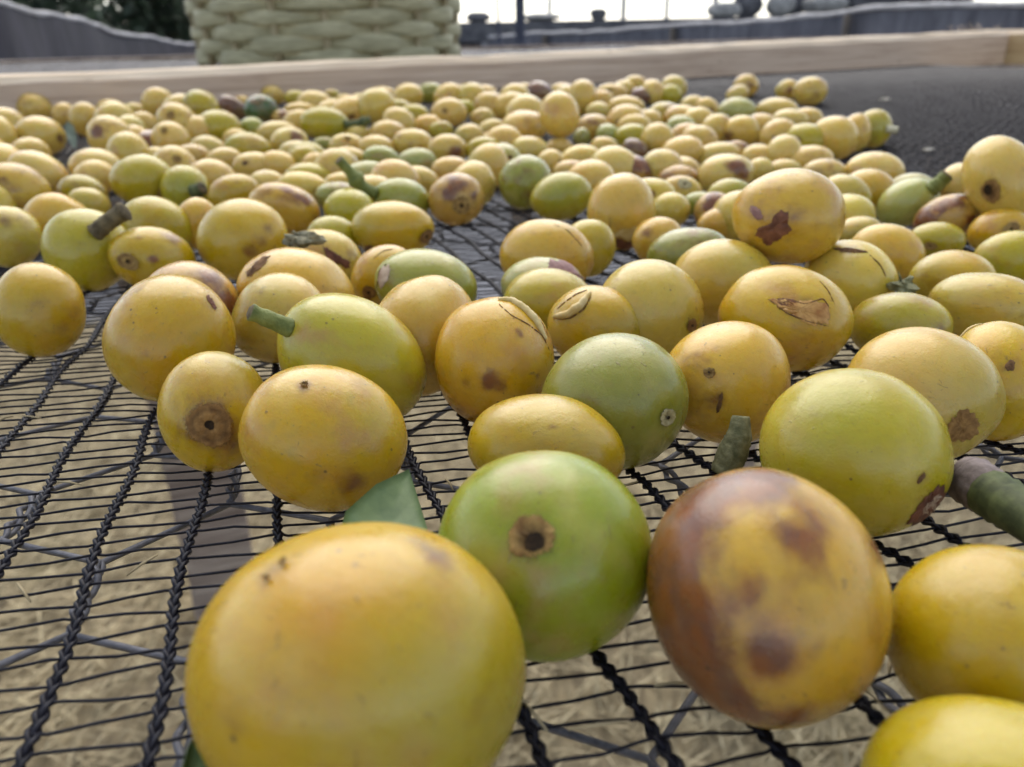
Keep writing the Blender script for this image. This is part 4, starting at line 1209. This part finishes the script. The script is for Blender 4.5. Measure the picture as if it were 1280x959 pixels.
C(302, 297, 119, 103, 4, 'Y', 'large golden cherry with mauve stripe down its right side', 'the mauve striped golden cherry', lift=-1, bruise=[(335, 285, 0.2, 0.42), (325, 300, 0.2, 0.42), (314, 315, 0.2, 0.42)])
C(357, 261, 94, 64, -14, 'O', 'peach cherry with purple streak along its top', 'the purple streaked peach cherry', bruise=[(360, 240, 0.16, 0.7), (372, 246, 0.16, 0.8), (382, 252, 0.14, 0.6)])
C(247, 281, 52, 62, 0, 'O', 'dusty peach cherry left of the mauve striped one')
C(294, 243, 63, 50, 18, 'Y', 'smooth orange yellow cherry behind the mauve striped one', 'the smooth orange yellow cherry')
C(333, 231, 44, 36, 0, 'P', 'small pale cherry behind the purple streaked peach one')
C(379, 237, 69, 46, -10, 'P', 'pale cherry with dark brown navel at its right end', 'the dark navel cherry', calyx=(398, 240, 7, ('pit', 'b')))
C(386, 222, 60, 36, 0, 'L', 'flat lime cherry behind the dark navel one')
C(422, 246, 58, 38, 0, 'G', 'green cherry under the knobbed stalk', None)
C(437, 265, 68, 58, 0, 'L', 'lime yellow cherry left of the glossy golden one', 'the plain lime cherry')
C(415, 298, 68, 54, -6, 'L', 'pale lime cherry with dry calyx crumbs at its left', 'the lime cherry with crumbs')
C(405, 326, 102, 78, -10, 'P', 'pale peach cherry with jagged dark brown tear', 'the jagged tear cherry', bruise=[(440, 315, 0.3, 0.35)],
  patch=[([(403, 304), (412, 312), (430, 322), (441, 328), (434, 338), (428, 332), (418, 330), (410, 326)], M_SCAB, 'jagged_tear')], ridge=[([(392, 294), (402, 304), (408, 318), (412, 330)], 1.3, M_CRACK)])
C(265, 224, 62, 50, 0, 'O', 'dusty peach cherry behind the smooth orange yellow one')
C(316, 209, 54, 36, 0, 'P', 'pale cherry with black fleck on its top', 'the black flecked pale cherry', patch=[([(300, 206), (305, 200), (311, 202), (307, 207)], M_CRACK, 'black_fleck')])
C(503, 250, 78, 58, -18, 'G', 'green cherry carrying long knobbed green stalk', 'the knobbed stalk cherry', stalk=([(468, 242), (452, 234), (442, 220), (430, 207), (424, 200)], 7, 5.5, M_STALK, 10, (0.42, 5)))
C(570, 248, 70, 66, 0, 'B', 'round cherry with purple spots and ring scar facing the camera', 'the purple spotted ring cherry', lift=-1, blotch=0.3, calyx=(577, 257, 13, ('ring', 'c')),
  bruise=[(560, 243, 0.28, 1.0), (567, 224, 0.25, 0.6), (592, 245, 0.2, 0.5), (575, 230, 0.3, 0.4)])
C(592, 231, 54, 56, 0, 'Y', 'golden cherry tucked behind the purple spotted one')
C(564, 213, 45, 32, 0, 'O', 'small peach cherry behind the purple spotted one')
C(521, 226, 53, 36, -6, 'Y', 'yellow cherry behind the knobbed stalk cherry')
C(458, 222, 54, 42, 0, 'g', 'pale green cherry right behind the knob of the green stalk')
C(428, 232, 42, 30, 0, 'Y', 'small yellow cherry left below the knob of the green stalk')
C(657, 228, 68, 70, 6, 'G', 'upright olive green cherry left of the green oval one', 'the upright olive green cherry', lift=-1)
C(702, 246, 79, 60, 8, 'L', 'oval olive green cherry right of the upright green one', 'the oval olive green cherry', lift=-1, green=[(700, 240, 0.8, 0.7)])
C(777, 264, 85, 96, 4, 'P', 'tall pale cherry with peeling pointed flap of skin', 'the peeling tall cherry',
  patch=[([(764, 298), (772, 288), (788, 286), (800, 282), (794, 296), (786, 304), (774, 294)], M_LIP, 'peeling_flap'), ([(764, 300), (774, 297), (786, 305), (796, 298), (794, 310), (776, 312)], M_SCAB, 'bare_patch')], ridge=[([(763, 270), (763, 286), (766, 300)], 1.0, M_CRACK)])
C(822, 301, 68, 60, 14, 'O', 'peach cherry between peeling tall and grey green cherries', bruise=[(808, 290, 0.3, 0.45)])
C(862, 319, 103, 68, 6, 'G', 'dull grey green cherry in the middle right', 'the dull grey green cherry', bruise=[(870, 292, 0.5, 0.22)])
C(838, 263, 46, 42, 0, 'P', 'small smooth yellow cherry right of the peeling tall one', 'the small smooth yellow cherry')
C(876, 255, 42, 28, 0, 'G', 'small green cherry left of the mauve patched small one')
C(852, 239, 52, 36, -6, 'P', 'pale cherry with raised ring on its top', 'the raised ring pale cherry', calyx=(856, 230, 9, ('ring', 'p')))
C(905, 217, 73, 54, 6, 'P', 'pale cherry with large dark purple patch on its upper right', 'the dark patched pale cherry', bruise=[(922, 208, 0.40, 1.0), (930, 216, 0.3, 0.9)])
C(913, 246, 56, 42, 6, 'L', 'lime cherry with bright scratch left of the brown patched one')
C(893, 264, 48, 44, 20, 'B', 'small cherry with dark mauve patch', bruise=[(896, 256, 0.5, 0.9)])
C(900, 279, 58, 36, 16, 'O', 'dusty peach cherry under the brown patched one')
C(950, 214, 32, 28, 0, 'P'); C(980, 213, 42, 26, 0, 'P')
# ---- far left
C(51, 170, 67, 49, -4, 'Y', 'olive golden cherry with brown scar at its right end, far left', 'the olive golden cherry at far left', lift=-1, calyx=(77, 173, 8, ('disc', 'b')))
C(10, 160, 50, 46, 0, 'O'); C(-2, 173, 48, 54, 0, 'Y'); C(14, 135, 38, 24, 0, 'P')
C(44, 135, 41, 32, -10, 'O', 'peach cherry alone against the board at far left', 'the lone peach cherry by the board')
C(80, 143, 30, 26, 0, 'O'); C(106, 149, 37, 38, 0, 'Y', 'golden cherry above the drooping grey leaf', 'the golden cherry above the leaf')
C(140, 137, 33, 22, 0, 'P'); C(137, 171, 57, 50, 0, 'O', 'large peach cherry with brown left end, far left', 'the large peach cherry', bruise=[(118, 165, 0.3, 0.8)])
C(170, 179, 37, 38, 0, 'Y'); C(190, 181, 56, 34, -6, 'B', 'flat purple cherry in the far left pile', 'the flat purple cherry', bruise=[(185, 182, 0.8, 0.8)])
C(168, 139, 28, 20, 0, 'P'); C(180, 156, 34, 30, 0, 'O')
C(199, 129, 41, 37, -14, 'Y', 'golden cherry standing high against the board, far left', 'the high golden cherry at far left')
C(223, 154, 55, 42, -38, 'Y', 'slanting golden cherry with faint end scar, upper left pile', 'the slanting golden cherry', calyx=(213, 144, 7, ('disc', 'c')))
C(250, 134, 46, 40, -14, 'L'); C(274, 160, 53, 40, 0, 'L', 'lime golden cherry lying level on the upper left pile', 'the level lime golden cherry')
C(276, 122, 28, 22, 0, 'O'); C(291, 134, 32, 26, -20, 'D', 'shrivelled dark brown cherry beside the dark green one', 'the shrivelled brown cherry')
C(326, 137, 37, 35, 0, 'D2', 'dark green cherry near the board on the left', 'the dark green cherry')
C(341, 119, 27, 22, 0, 'Y', 'little yellow cherry right behind the dark green one'); C(370, 123, 26, 18, 0, 'L'); C(315, 161, 30, 26, 0, 'G', 'small green cherry in front of the dark green one')
C(213, 177, 46, 42, -20, 'O'); C(260, 189, 48, 36, 0, 'P'); C(240, 198, 47, 35, 8, 'B', None, None, calyx=(236, 198, 6, ('disc', 'b')), blotch=0.3)
C(312, 186, 56, 38, 0, 'L', 'broad pale lime cherry below the level lime golden one', 'the broad pale lime cherry'); C(296, 173, 32, 22, 0, 'P'); C(281, 201, 43, 30, 0, 'O')
C(348, 207, 42, 36, -6, 'O'); C(345, 166, 48, 30, 8, 'P'); C(362, 179, 46, 36, 0, 'P', None, None, bruise=[(371, 171, 0.4, 0.8)])
C(371, 191, 42, 28, 0, 'P'); C(379, 201, 38, 36, 20, 'L'); C(352, 147, 26, 18, 0, 'B'); C(200, 199, 46, 28, -10, 'P'); C(376, 139, 42, 22, 0, 'O'); C(302, 128, 18, 16, 0, 'O')
C(407, 155, 57, 39, -4, 'L', 'lime golden cherry with dark stalk on top of the pile', 'the stalked cherry atop the pile', stalk=([(433, 156), (446, 155), (463, 150)], 4.5, 4.5, M_STALK_DARK, 0, (0.75, 2)))
C(429, 149, 32, 22, 0, 'g'); C(485, 167, 43, 30, 0, 'Y'); C(517, 180, 47, 36, -4, 'Y', 'smooth yellow cherry behind the knobbed stalk cherry, mid pile', 'the smooth yellow cherry mid pile')
C(559, 187, 47, 36, 0, 'Y', 'yellow cherry with brown bruise at its lower right, mid pile', 'the brown nicked cherry', bruise=[(570, 190, 0.4, 0.9)])
C(538, 116, 32, 24, 0, 'G', 'small green cherry sticking up near the board', 'the small green cherry by the board', stalk=([(542, 127), (543, 131), (542, 135)], 2.5, 2, M_STALK_DARK))
C(480, 119, 30, 20, 0, 'O'); C(431, 127, 22, 17, 0, 'O'); C(450, 127, 26, 20, 0, 'P'); C(497, 136, 34, 22, 0, 'L'); C(535, 156, 32, 24, 0, 'O'); C(552, 163, 28, 22, 0, 'L')
C(517, 144, 36, 24, 0, 'L'); C(486, 151, 30, 20, 0, 'P'); C(447, 169, 32, 24, 0, 'P'); C(476, 199, 46, 32, -8, 'G', None, None, green=[(476, 195, 0.5, 0.3)]); C(472, 185, 46, 30, -10, 'P')
C(433, 183, 42, 28, 0, 'P'); C(434, 199, 48, 30, 0, 'Y'); C(522, 202, 46, 32, 0, 'g'); C(384, 196, 44, 34, 0, 'L'); C(396, 207, 36, 30, 0, 'O'); C(406, 181, 28, 18, 0, 'G'); C(415, 121, 22, 18, 0, 'L')
C(655, 160, 55, 41, 0, 'O', 'deep orange golden cherry on the pile left of the egg shaped one', 'the deep orange cherry'); C(700, 144, 47, 55, 20, 'Y', 'egg shaped golden cherry standing high in the pile centre', 'the egg shaped golden cherry')
C(637, 134, 40, 32, 14, 'Y'); C(728, 122, 33, 40, 0, 'Y', 'tall yellow cherry behind the egg shaped one, near the board'); C(607, 119, 28, 24, 0, 'O'); C(578, 115, 24, 18, 0, 'O'); C(603, 147, 28, 22, 0, 'P'); C(586, 171, 34, 30, 0, 'Y')
C(580, 135, 24, 18, 0, 'L'); C(615, 161, 32, 22, 10, 'P'); C(605, 188, 40, 32, 0, 'L'); C(629, 205, 44, 48, 10, 'g', 'pale green cherry with grey navel behind the upright olive green one', 'the pale green navel cherry', calyx=(638, 197, 5, ('pit', 'c')))
C(660, 187, 44, 30, 0, 'P'); C(690, 203, 34, 30, 0, 'O', None, None, patch=[([(697, 203), (700, 198), (703, 201), (701, 205)], M_CRACK, 'black_fleck')]); C(728, 198, 50, 32, 0, 'P'); C(714, 214, 40, 26, 0, 'O', None, None, bruise=[(724, 206, 0.4, 0.6)]); C(699, 183, 30, 20, 0, 'O')
C(674, 115, 30, 24, 0, 'D', 'dark purple brown cherry by the board, centre', 'the dark purple cherry'); C(655, 113, 24, 18, 0, 'P'); C(702, 113, 28, 17, 0, 'O'); C(727, 171, 20, 20, 0, 'g'); C(742, 159, 38, 28, 0, 'B', None, None, blotch=0.45)
C(612, 174, 24, 16, 0, 'P'); C(665, 131, 20, 20, 0, 'Y'); C(550, 151, 32, 18, 0, 'O')
C(842, 110, 31, 27, 0, 'Y', 'yellow cherry with another in front, by the board right of centre', 'the stacked pair by the board'); C(838, 119, 25, 22, 0, 'L', 'small lime cherry in front of the stacked yellow one by the board')
C(794, 107, 30, 24, 0, 'Y'); C(780, 111, 26, 20, 0, 'P'); C(805, 120, 32, 20, 0, 'D', 'dark brown cherry by the board right of centre', 'the dark brown cherry by the board'); C(752, 125, 28, 22, 0, 'O'); C(765, 116, 36, 20, 0, 'O'); C(783, 134, 42, 26, 0, 'O')
C(783, 151, 44, 38, 0, 'O'); C(793, 159, 41, 30, 0, 'Y'); C(791, 171, 40, 28, 0, 'L'); C(822, 176, 39, 40, 0, 'Y', 'round bright golden cherry in the right half of the pile', 'the round bright golden cherry')
C(830, 143, 38, 28, 0, 'L', None, None, bruise=[(840, 134, 0.6, 0.5)]); C(855, 149, 44, 30, -10, 'O'); C(850, 160, 36, 28, 0, 'g'); C(858, 170, 38, 30, 0, 'O'); C(852, 190, 50, 38, 6, 'O', 'wide peach cherry at the right end of the pile row', 'the wide peach cherry')
C(866, 131, 28, 22, 0, 'P'); C(884, 135, 27, 24, -20, 'O', None, None, bruise=[(889, 137, 0.3, 0.8)]); C(748, 139, 28, 20, 0, 'P'); C(760, 169, 30, 26, -20, 'g'); C(755, 186, 32, 28, -10, 'O'); C(795, 187, 34, 26, -30, 'D', 'shrivelled dark purple cherry, right of centre', 'the shrivelled purple cherry')
C(790, 214, 56, 40, -14, 'B', 'dusty purple cherry behind the peeling tall one', 'the dusty purple cherry', blotch=0.8); C(850, 213, 44, 30, 0, 'O'); C(847, 224, 48, 32, 0, 'B', None, None, blotch=0.5); C(897, 163, 37, 36, 0, 'Y', None, None, bruise=[(912, 168, 0.4, 0.7)]); C(897, 194, 56, 30, 8, 'P')
C(933, 107, 30, 27, 0, 'O', 'peach cherry closest to the board on the right', 'the peach cherry by the right board', bruise=[(940, 108, 0.3, 0.5)]); C(922, 118, 28, 20, 20, 'P'); C(920, 139, 43, 30, 0, 'g', 'pale green cherry at the right arm of the pile', 'the pale green cherry on the right arm')
C(984, 113, 28, 24, 0, 'Y', 'small cherry with dark spot, left of the pair on bare net', None, bruise=[(989, 113, 0.3, 0.9)]); C(1014, 114, 39, 33, 0, 'Y', 'round golden cherry, right of the pair alone on bare net', 'the pair on the bare net', lift=-1)
C(972, 138, 49, 30, 0, 'Y'); C(1010, 148, 35, 26, -10, 'O'); C(987, 151, 43, 26, -6, 'P'); C(974, 172, 47, 44, 6, 'Y', 'golden cherry with dark dot, right arm of the pile', 'the dark dotted golden cherry', patch=[([(965, 173), (968, 169), (972, 171), (970, 176), (966, 176)], M_CRACK, 'black_fleck')])
C(1006, 176, 60, 42, 0, 'L'); C(1042, 172, 55, 52, -14, 'Y', 'large golden cherry at the right end of the pile arm', 'the large golden cherry on the arm'); C(1071, 167, 36, 43, 0, 'Y'); C(1092, 161, 43, 43, 0, 'L', 'olive cherry with pale stalk, last on the right arm', 'the olive cherry with pale stalk', lift=-1, green=[(1092, 165, 1.2, 0.6)], stalk=([(1110, 161), (1116, 162), (1122, 163)], 4, 3.5, M_STALK_PALE))
C(927, 165, 42, 36, 0, 'Y', None, None, bruise=[(910, 172, 0.5, 0.6)]); C(952, 161, 38, 36, 0, 'O'); C(1008, 201, 61, 34, 4, 'O', 'wide orange yellow cherry behind the brown patched one', 'the wide orange yellow cherry'); C(949, 198, 41, 32, -10, 'O'); C(919, 189, 34, 24, 0, 'B', None, None, blotch=0.7)
# ---- the rest of the heap: cherries showing between the measured ones
def covered(px, py, grow=0.8):
    for ch in CH:
        dx, dy = px - ch['px'][0], py - ch['px'][1]
        th = math.radians(ch['rot']); u = dx * math.cos(th) - dy * math.sin(th); v = dx * math.sin(th) + dy * math.cos(th)
        if (u / (ch['w'] / 2 * grow)) ** 2 + (v / (ch['h'] / 2 * grow)) ** 2 < 1: return True
    return False
RF = np.random.default_rng(42)
# outline of the heap in the photograph: upper edge and lower edge against x
top_x = [-20, 30, 60, 100, 180, 260, 340, 420, 480, 560, 640, 720, 800, 850, 880, 930]
top_y = [140, 136, 140, 140, 128, 124, 120, 120, 117, 113, 112, 109, 108, 112, 130, 150]
row = 0
y = 104.0
while y < 320:
    sx = 0.385 * (y - 32)
    x = -15 + (sx / 2 if row % 2 else 0)
    while x < 1290:
        px, py = x + RF.normal(0, sx * 0.12), y + RF.normal(0, 1.2)
        ok = py > np.interp(px, top_x, top_y) + sx * 0.12 if px < 930 else False
        if px > 930: ok = (py > 232 and px < 1240) or (py > 180 and px < 1020)
        if 530 < px < 760 and py > 240: ok = False
        if 40 < px < 112 and 172 < py < 212: ok = False
        if py > 285 or (520 < px < 770 and py > 228): ok = False
        if py > 245 and px < 700 and 40 < px: ok = False
        if ok and not covered(px, py, 0.70):
            s = sx * RF.uniform(0.95, 1.15) * (0.78 if py > 150 else 1.0)
            if any(((c_['px'][0] - px) / (s * 0.62)) ** 2 + ((c_['px'][1] - py) / (s * 0.62)) ** 2 < 1 and c_['px'][1] < py for c_ in CH if c_['named'] and py < 175):
                x += sx * 0.74
                continue
            if py > 142 and any(((c_['px'][0] - px) / (s * 0.34)) ** 2 + ((c_['px'][1] - c_['h'] * 0.12 - py) / (s * 0.30)) ** 2 < 1 for c_ in CH if not c_.get('fill')):
                x += sx * 0.74
                continue
            C(px, py + 2, s, s * RF.uniform(0.78, 0.98), RF.normal(0, 16), RF.choice(list('YPPPYPYPYPPO'), p=None))
            CH[-1]['fill'] = True
        x += sx * 0.74
    y += sx * 0.27
    row += 1

# labels: every cherry without its own words is told apart by colour and by its place next to a landmark
LMS = [ch for ch in CH if ch['lm']]
ORD = ['', 'second ', 'third ', 'fourth ', 'fifth ', 'sixth ', 'seventh ', 'eighth ', 'ninth ', 'tenth ', 'eleventh ', 'twelfth ']
buckets = {}
for ch in CH:
    if ch['label']: continue
    best = None
    for lm in LMS:
        dx, dy = ch['px'][0] - lm['px'][0], ch['px'][1] - lm['px'][1]
        d = math.hypot(dx, dy * 1.7)
        if best is None or d < best[0]: best = (d, lm, dx, dy)
    d, lm, dx, dy = best
    rel = ('left of' if dx < 0 else 'right of') if abs(dx) > 1.7 * abs(dy) else ('behind' if dy < 0 else 'in front of')
    buckets.setdefault((ch['col'], rel, lm['lm']), []).append((d, ch))
for (col, rel, lm), lst in buckets.items():
    lst.sort(key=lambda e: e[0])
    for i, (d, ch) in enumerate(lst):
        first = 'nearest ' if i == 0 and len(lst) > 1 else ORD[min(i, 11)]
        far = 'small ' if ch['w'] < 34 else ''
        ch['label'] = f"{first}{far}{WORD[col]} cherry {rel} {lm}"
for i, ch in enumerate(CH):
    build_cherry(ch, i)
print('CHERRIES', len(CH), 'fill', sum(1 for c in CH if c.get('fill')))

# the net gives way a little under each fruit that rests on it
REST = np.array([(c['c'][0], c['c'][1]) for c in CH if c['c'][2] - math.sqrt((c['M'][2] ** 2).sum()) - float(znet(c['c'][0], c['c'][1])) < 0.0006 and c['c'][1] < 0.30])
for ob in net.children:
    me = ob.data; co = np.empty(len(me.vertices) * 3, np.float32); me.vertices.foreach_get('co', co); co = co.reshape(-1, 3)
    near_ = np.where(co[:, 1] < 0.33)[0]
    for a0 in range(0, len(near_), 20000):
        ii = near_[a0:a0 + 20000]
        d2 = (co[ii, None, 0] - REST[None, :, 0]) ** 2 + (co[ii, None, 1] - REST[None, :, 1]) ** 2
        co[ii, 2] -= 0.0012 * np.minimum(np.exp(-d2 / 0.0055 ** 2).sum(1), 1.2)
    me.vertices.foreach_set('co', co.ravel()); me.update()
# straw bits caught in the net
bits = MB(); RB = np.random.default_rng(15)
for i in range(46):
    p = on_net(RB.uniform(0, 1280), RB.uniform(300, 950), -0.0003); a = RB.uniform(0, 6.28); l = RB.uniform(0.0012, 0.005)
    d = np.array([math.cos(a), math.sin(a), RB.normal(0, 0.12)])
    bits.tube([p, p + d * l * 0.5 + [0, 0, RB.uniform(0, 0.0004)], p + d * l], [0.00012, 0.00016, 0.00008], 4)
tag(bits.build('straw_bits', M_STRAW), 'tiny straw bits caught in the black net', 'straw', kind='stuff')

# ---------------------------------------------------------------- leaves, twig, scraps
def leaf(name, outline_px, dist_scale, mat, label, bend=0.0012, cat='leaf'):
    """leaf blade with thickness and midrib; first pixel is the base, outline goes round; each point carries its distance factor"""
    P = np.array([CAM + ray(x, y) * s for (x, y, s) in outline_px])
    r = np.random.default_rng(8)
    n = len(P); cen = P.mean(0)
    nn = unit(np.cross(P[1] - P[0], P[n // 2] - P[0]))
    E = []
    for i in range(n):
        for s in range(5): E.append(P[i] * (1 - s / 5) + P[(i + 1) % n] * s / 5)
    E = np.array(E); m = len(E); V = []; rings = 5
    for side in (1, -1):
        for k in range(rings + 1):
            f = k / rings
            V.append(cen + (E - cen) * f + nn * (bend * (1 - f * f) + side * 0.00012 * (1 if k < rings else 0.5)))
    V = np.vstack(V); F = []
    for s in range(2):
        o = s * (rings + 1) * m
        for k in range(rings):
            for i in range(m):
                f = (o + k * m + i, o + k * m + (i + 1) % m, o + (k + 1) * m + (i + 1) % m, o + (k + 1) * m + i)
                F.append(f if s else f[::-1])
    o2 = (rings + 1) * m
    F += [(rings * m + i, rings * m + (i + 1) % m, o2 + rings * m + (i + 1) % m, o2 + rings * m + i) for i in range(m)]
    o = mesh_obj(name, V - cen, F, mat, None, tuple(cen))
    tag(o, label, cat)
    b = MB(); q0, q1 = P[0], P[n // 2]
    ts = np.linspace(0.02, 0.96, 10)
    b.tube([q0 * (1 - t) + q1 * t - cen + nn * (bend * (1 - (2 * t - 1) ** 2) + 0.0002) for t in ts], np.linspace(0.00028, 0.0001, 10), 6)
    b.build('midrib', mat, o)
    return o
leaf('leaf', [(424, 668, .070), (432, 640, .0735), (470, 606, .0770), (511, 587, .0800), (522, 622, .0775), (536, 668, .0735), (500, 700, .070), (450, 710, .067)], 1, M_LEAF,
     'broken green leaf standing between the biggest and the green cherry')
leaf('leaf', [(226, 965, .056), (234, 935, .057), (243, 918, .058), (258, 940, .0575), (275, 965, .0565), (268, 1000, .055), (236, 1000, .055)], 1, M_LEAF, 'dark green leaf tip under the biggest cherry, bottom edge')
p_ = on_net(90, 188); dl = np.linalg.norm(p_ - CAM)
leaf('leaf', [(84, 151, dl * 1.0), (92, 156, dl * .995), (96, 172, dl * .99), (95, 185, dl * .985), (91, 184, dl * .985), (84, 172, dl * .99), (80, 158, dl)], 1, M_LEAF_GREY, 'small grey green leaf drooping between far left cherries')

def scrap(name, px, py, up, size, mat, label, seed, stretch=(1, 1, 1), cat='plant scrap'):
    """crumpled bit of dried plant: several bent flakes grown together in one uneven lump"""
    r = np.random.default_rng(seed)
    p = on_net(px, py, up)
    D, F = grid(16, 10)
    f = np.ones(len(D))
    for _ in range(9): f += r.uniform(0.05, 0.2) * np.sin(D @ (unit(r.normal(size=3)) * r.uniform(2, 9)) + r.uniform(0, 6))
    V = D * np.maximum(f, 0.3)[:, None] * size * np.array(stretch)
    o = mesh_obj(name, V, F, mat, None, tuple(p), smooth=False)
    tag(o, label, cat)
    for k in range(4):
        b = MB(); a = unit(r.normal(size=3) + [0, 0, 0.6])
        b.tube([a * size * 0.6, a * size * 1.3 + r.normal(0, size * 0.15, 3), a * size * 1.8 + r.normal(0, size * 0.3, 3)], [size * 0.16, size * 0.10, size * 0.02], 5)
        b.build('dry_spike', mat, o)
    return o
scrap('plant_scrap', 380, 300, 0.0125, 0.0021, M_DEBRIS, 'dry grey calyx crumbs between mauve striped and torn cherries', 31, (1.5, 1, 0.7))
scrap('plant_scrap', 1129, 357, 0.0075, 0.0017, M_STUB, 'torn dark green scrap above the yellow cherry at right', 32, (1.1, 1, 0.9))
scrap('seed_flake', 556, 372, 0.0008, 0.0011, M_LEAF_GREY, 'tiny grey green flake on bare net in the centre', 33, (1.8, 0.8, 0.5))
scrap('pale_fleck', 1106, 124, 0.0007, 0.0013, M_FLECK, 'small white fleck on the far bare net', 34, (2.2, 0.9, 0.3))
scrap('pale_fleck', 1160, 187, 0.0009, 0.0010, M_FLECK, 'bent pale fleck on bare net left of the tall golden cherry', 35, (1.8, 0.9, 0.5))

def twig(name, pix, radii, mat, label, knobs=(), cat='twig', up=None):
    P = np.array([CAM + ray(x, y) * s for (x, y, s) in pix])
    q = np.linspace(0, 1, 26); s = np.linspace(0, 1, len(P))
    E = np.column_stack([np.interp(q, s, P[:, i]) for i in range(3)])
    for _ in range(3): E[1:-1] = 0.25 * E[:-2] + 0.5 * E[1:-1] + 0.25 * E[2:]
    r = np.random.default_rng(4)
    rad = np.interp(q, np.linspace(0, 1, len(radii)), radii) * (1 + 0.025 * r.normal(size=26))
    cen = E.mean(0)
    b = MB(); b.tube(E - cen, rad, 12)
    o = b.build(name, mat)
    o.location = tuple(cen)
    return tag(o, label, cat), E, rad
d0 = np.linalg.norm(on_net(1240, 668) - CAM)
o, E, rad = twig('twig', [(1196, 588, d0 * 0.985), (1212, 600, d0 * 0.98), (1240, 618, d0 * 0.955), (1275, 640, d0 * 0.925), (1330, 672, d0 * 0.89)], [0.0019, 0.0026, 0.0023, 0.0022, 0.0022], M_TWIG,
     'thick brown and green twig piece at the right edge below the large pale cherry')
b = MB(); b.tube(E[12:] - E.mean(0), rad[12:] * 1.03, 12); b.build('green_bark', M_STALK_DARK, o)
d1 = np.linalg.norm(on_net(918, 572) - CAM)
twig('stalk_piece', [(905, 592, d1 * 0.965), (914, 570, d1 * 0.96), (924, 546, d1 * 0.955), (926, 520, d1 * 0.955)], [0.0016, 0.0018, 0.0015, 0.0010], M_STUB, 'broken grey green stalk piece between orange and lime cherries', cat='stalk')
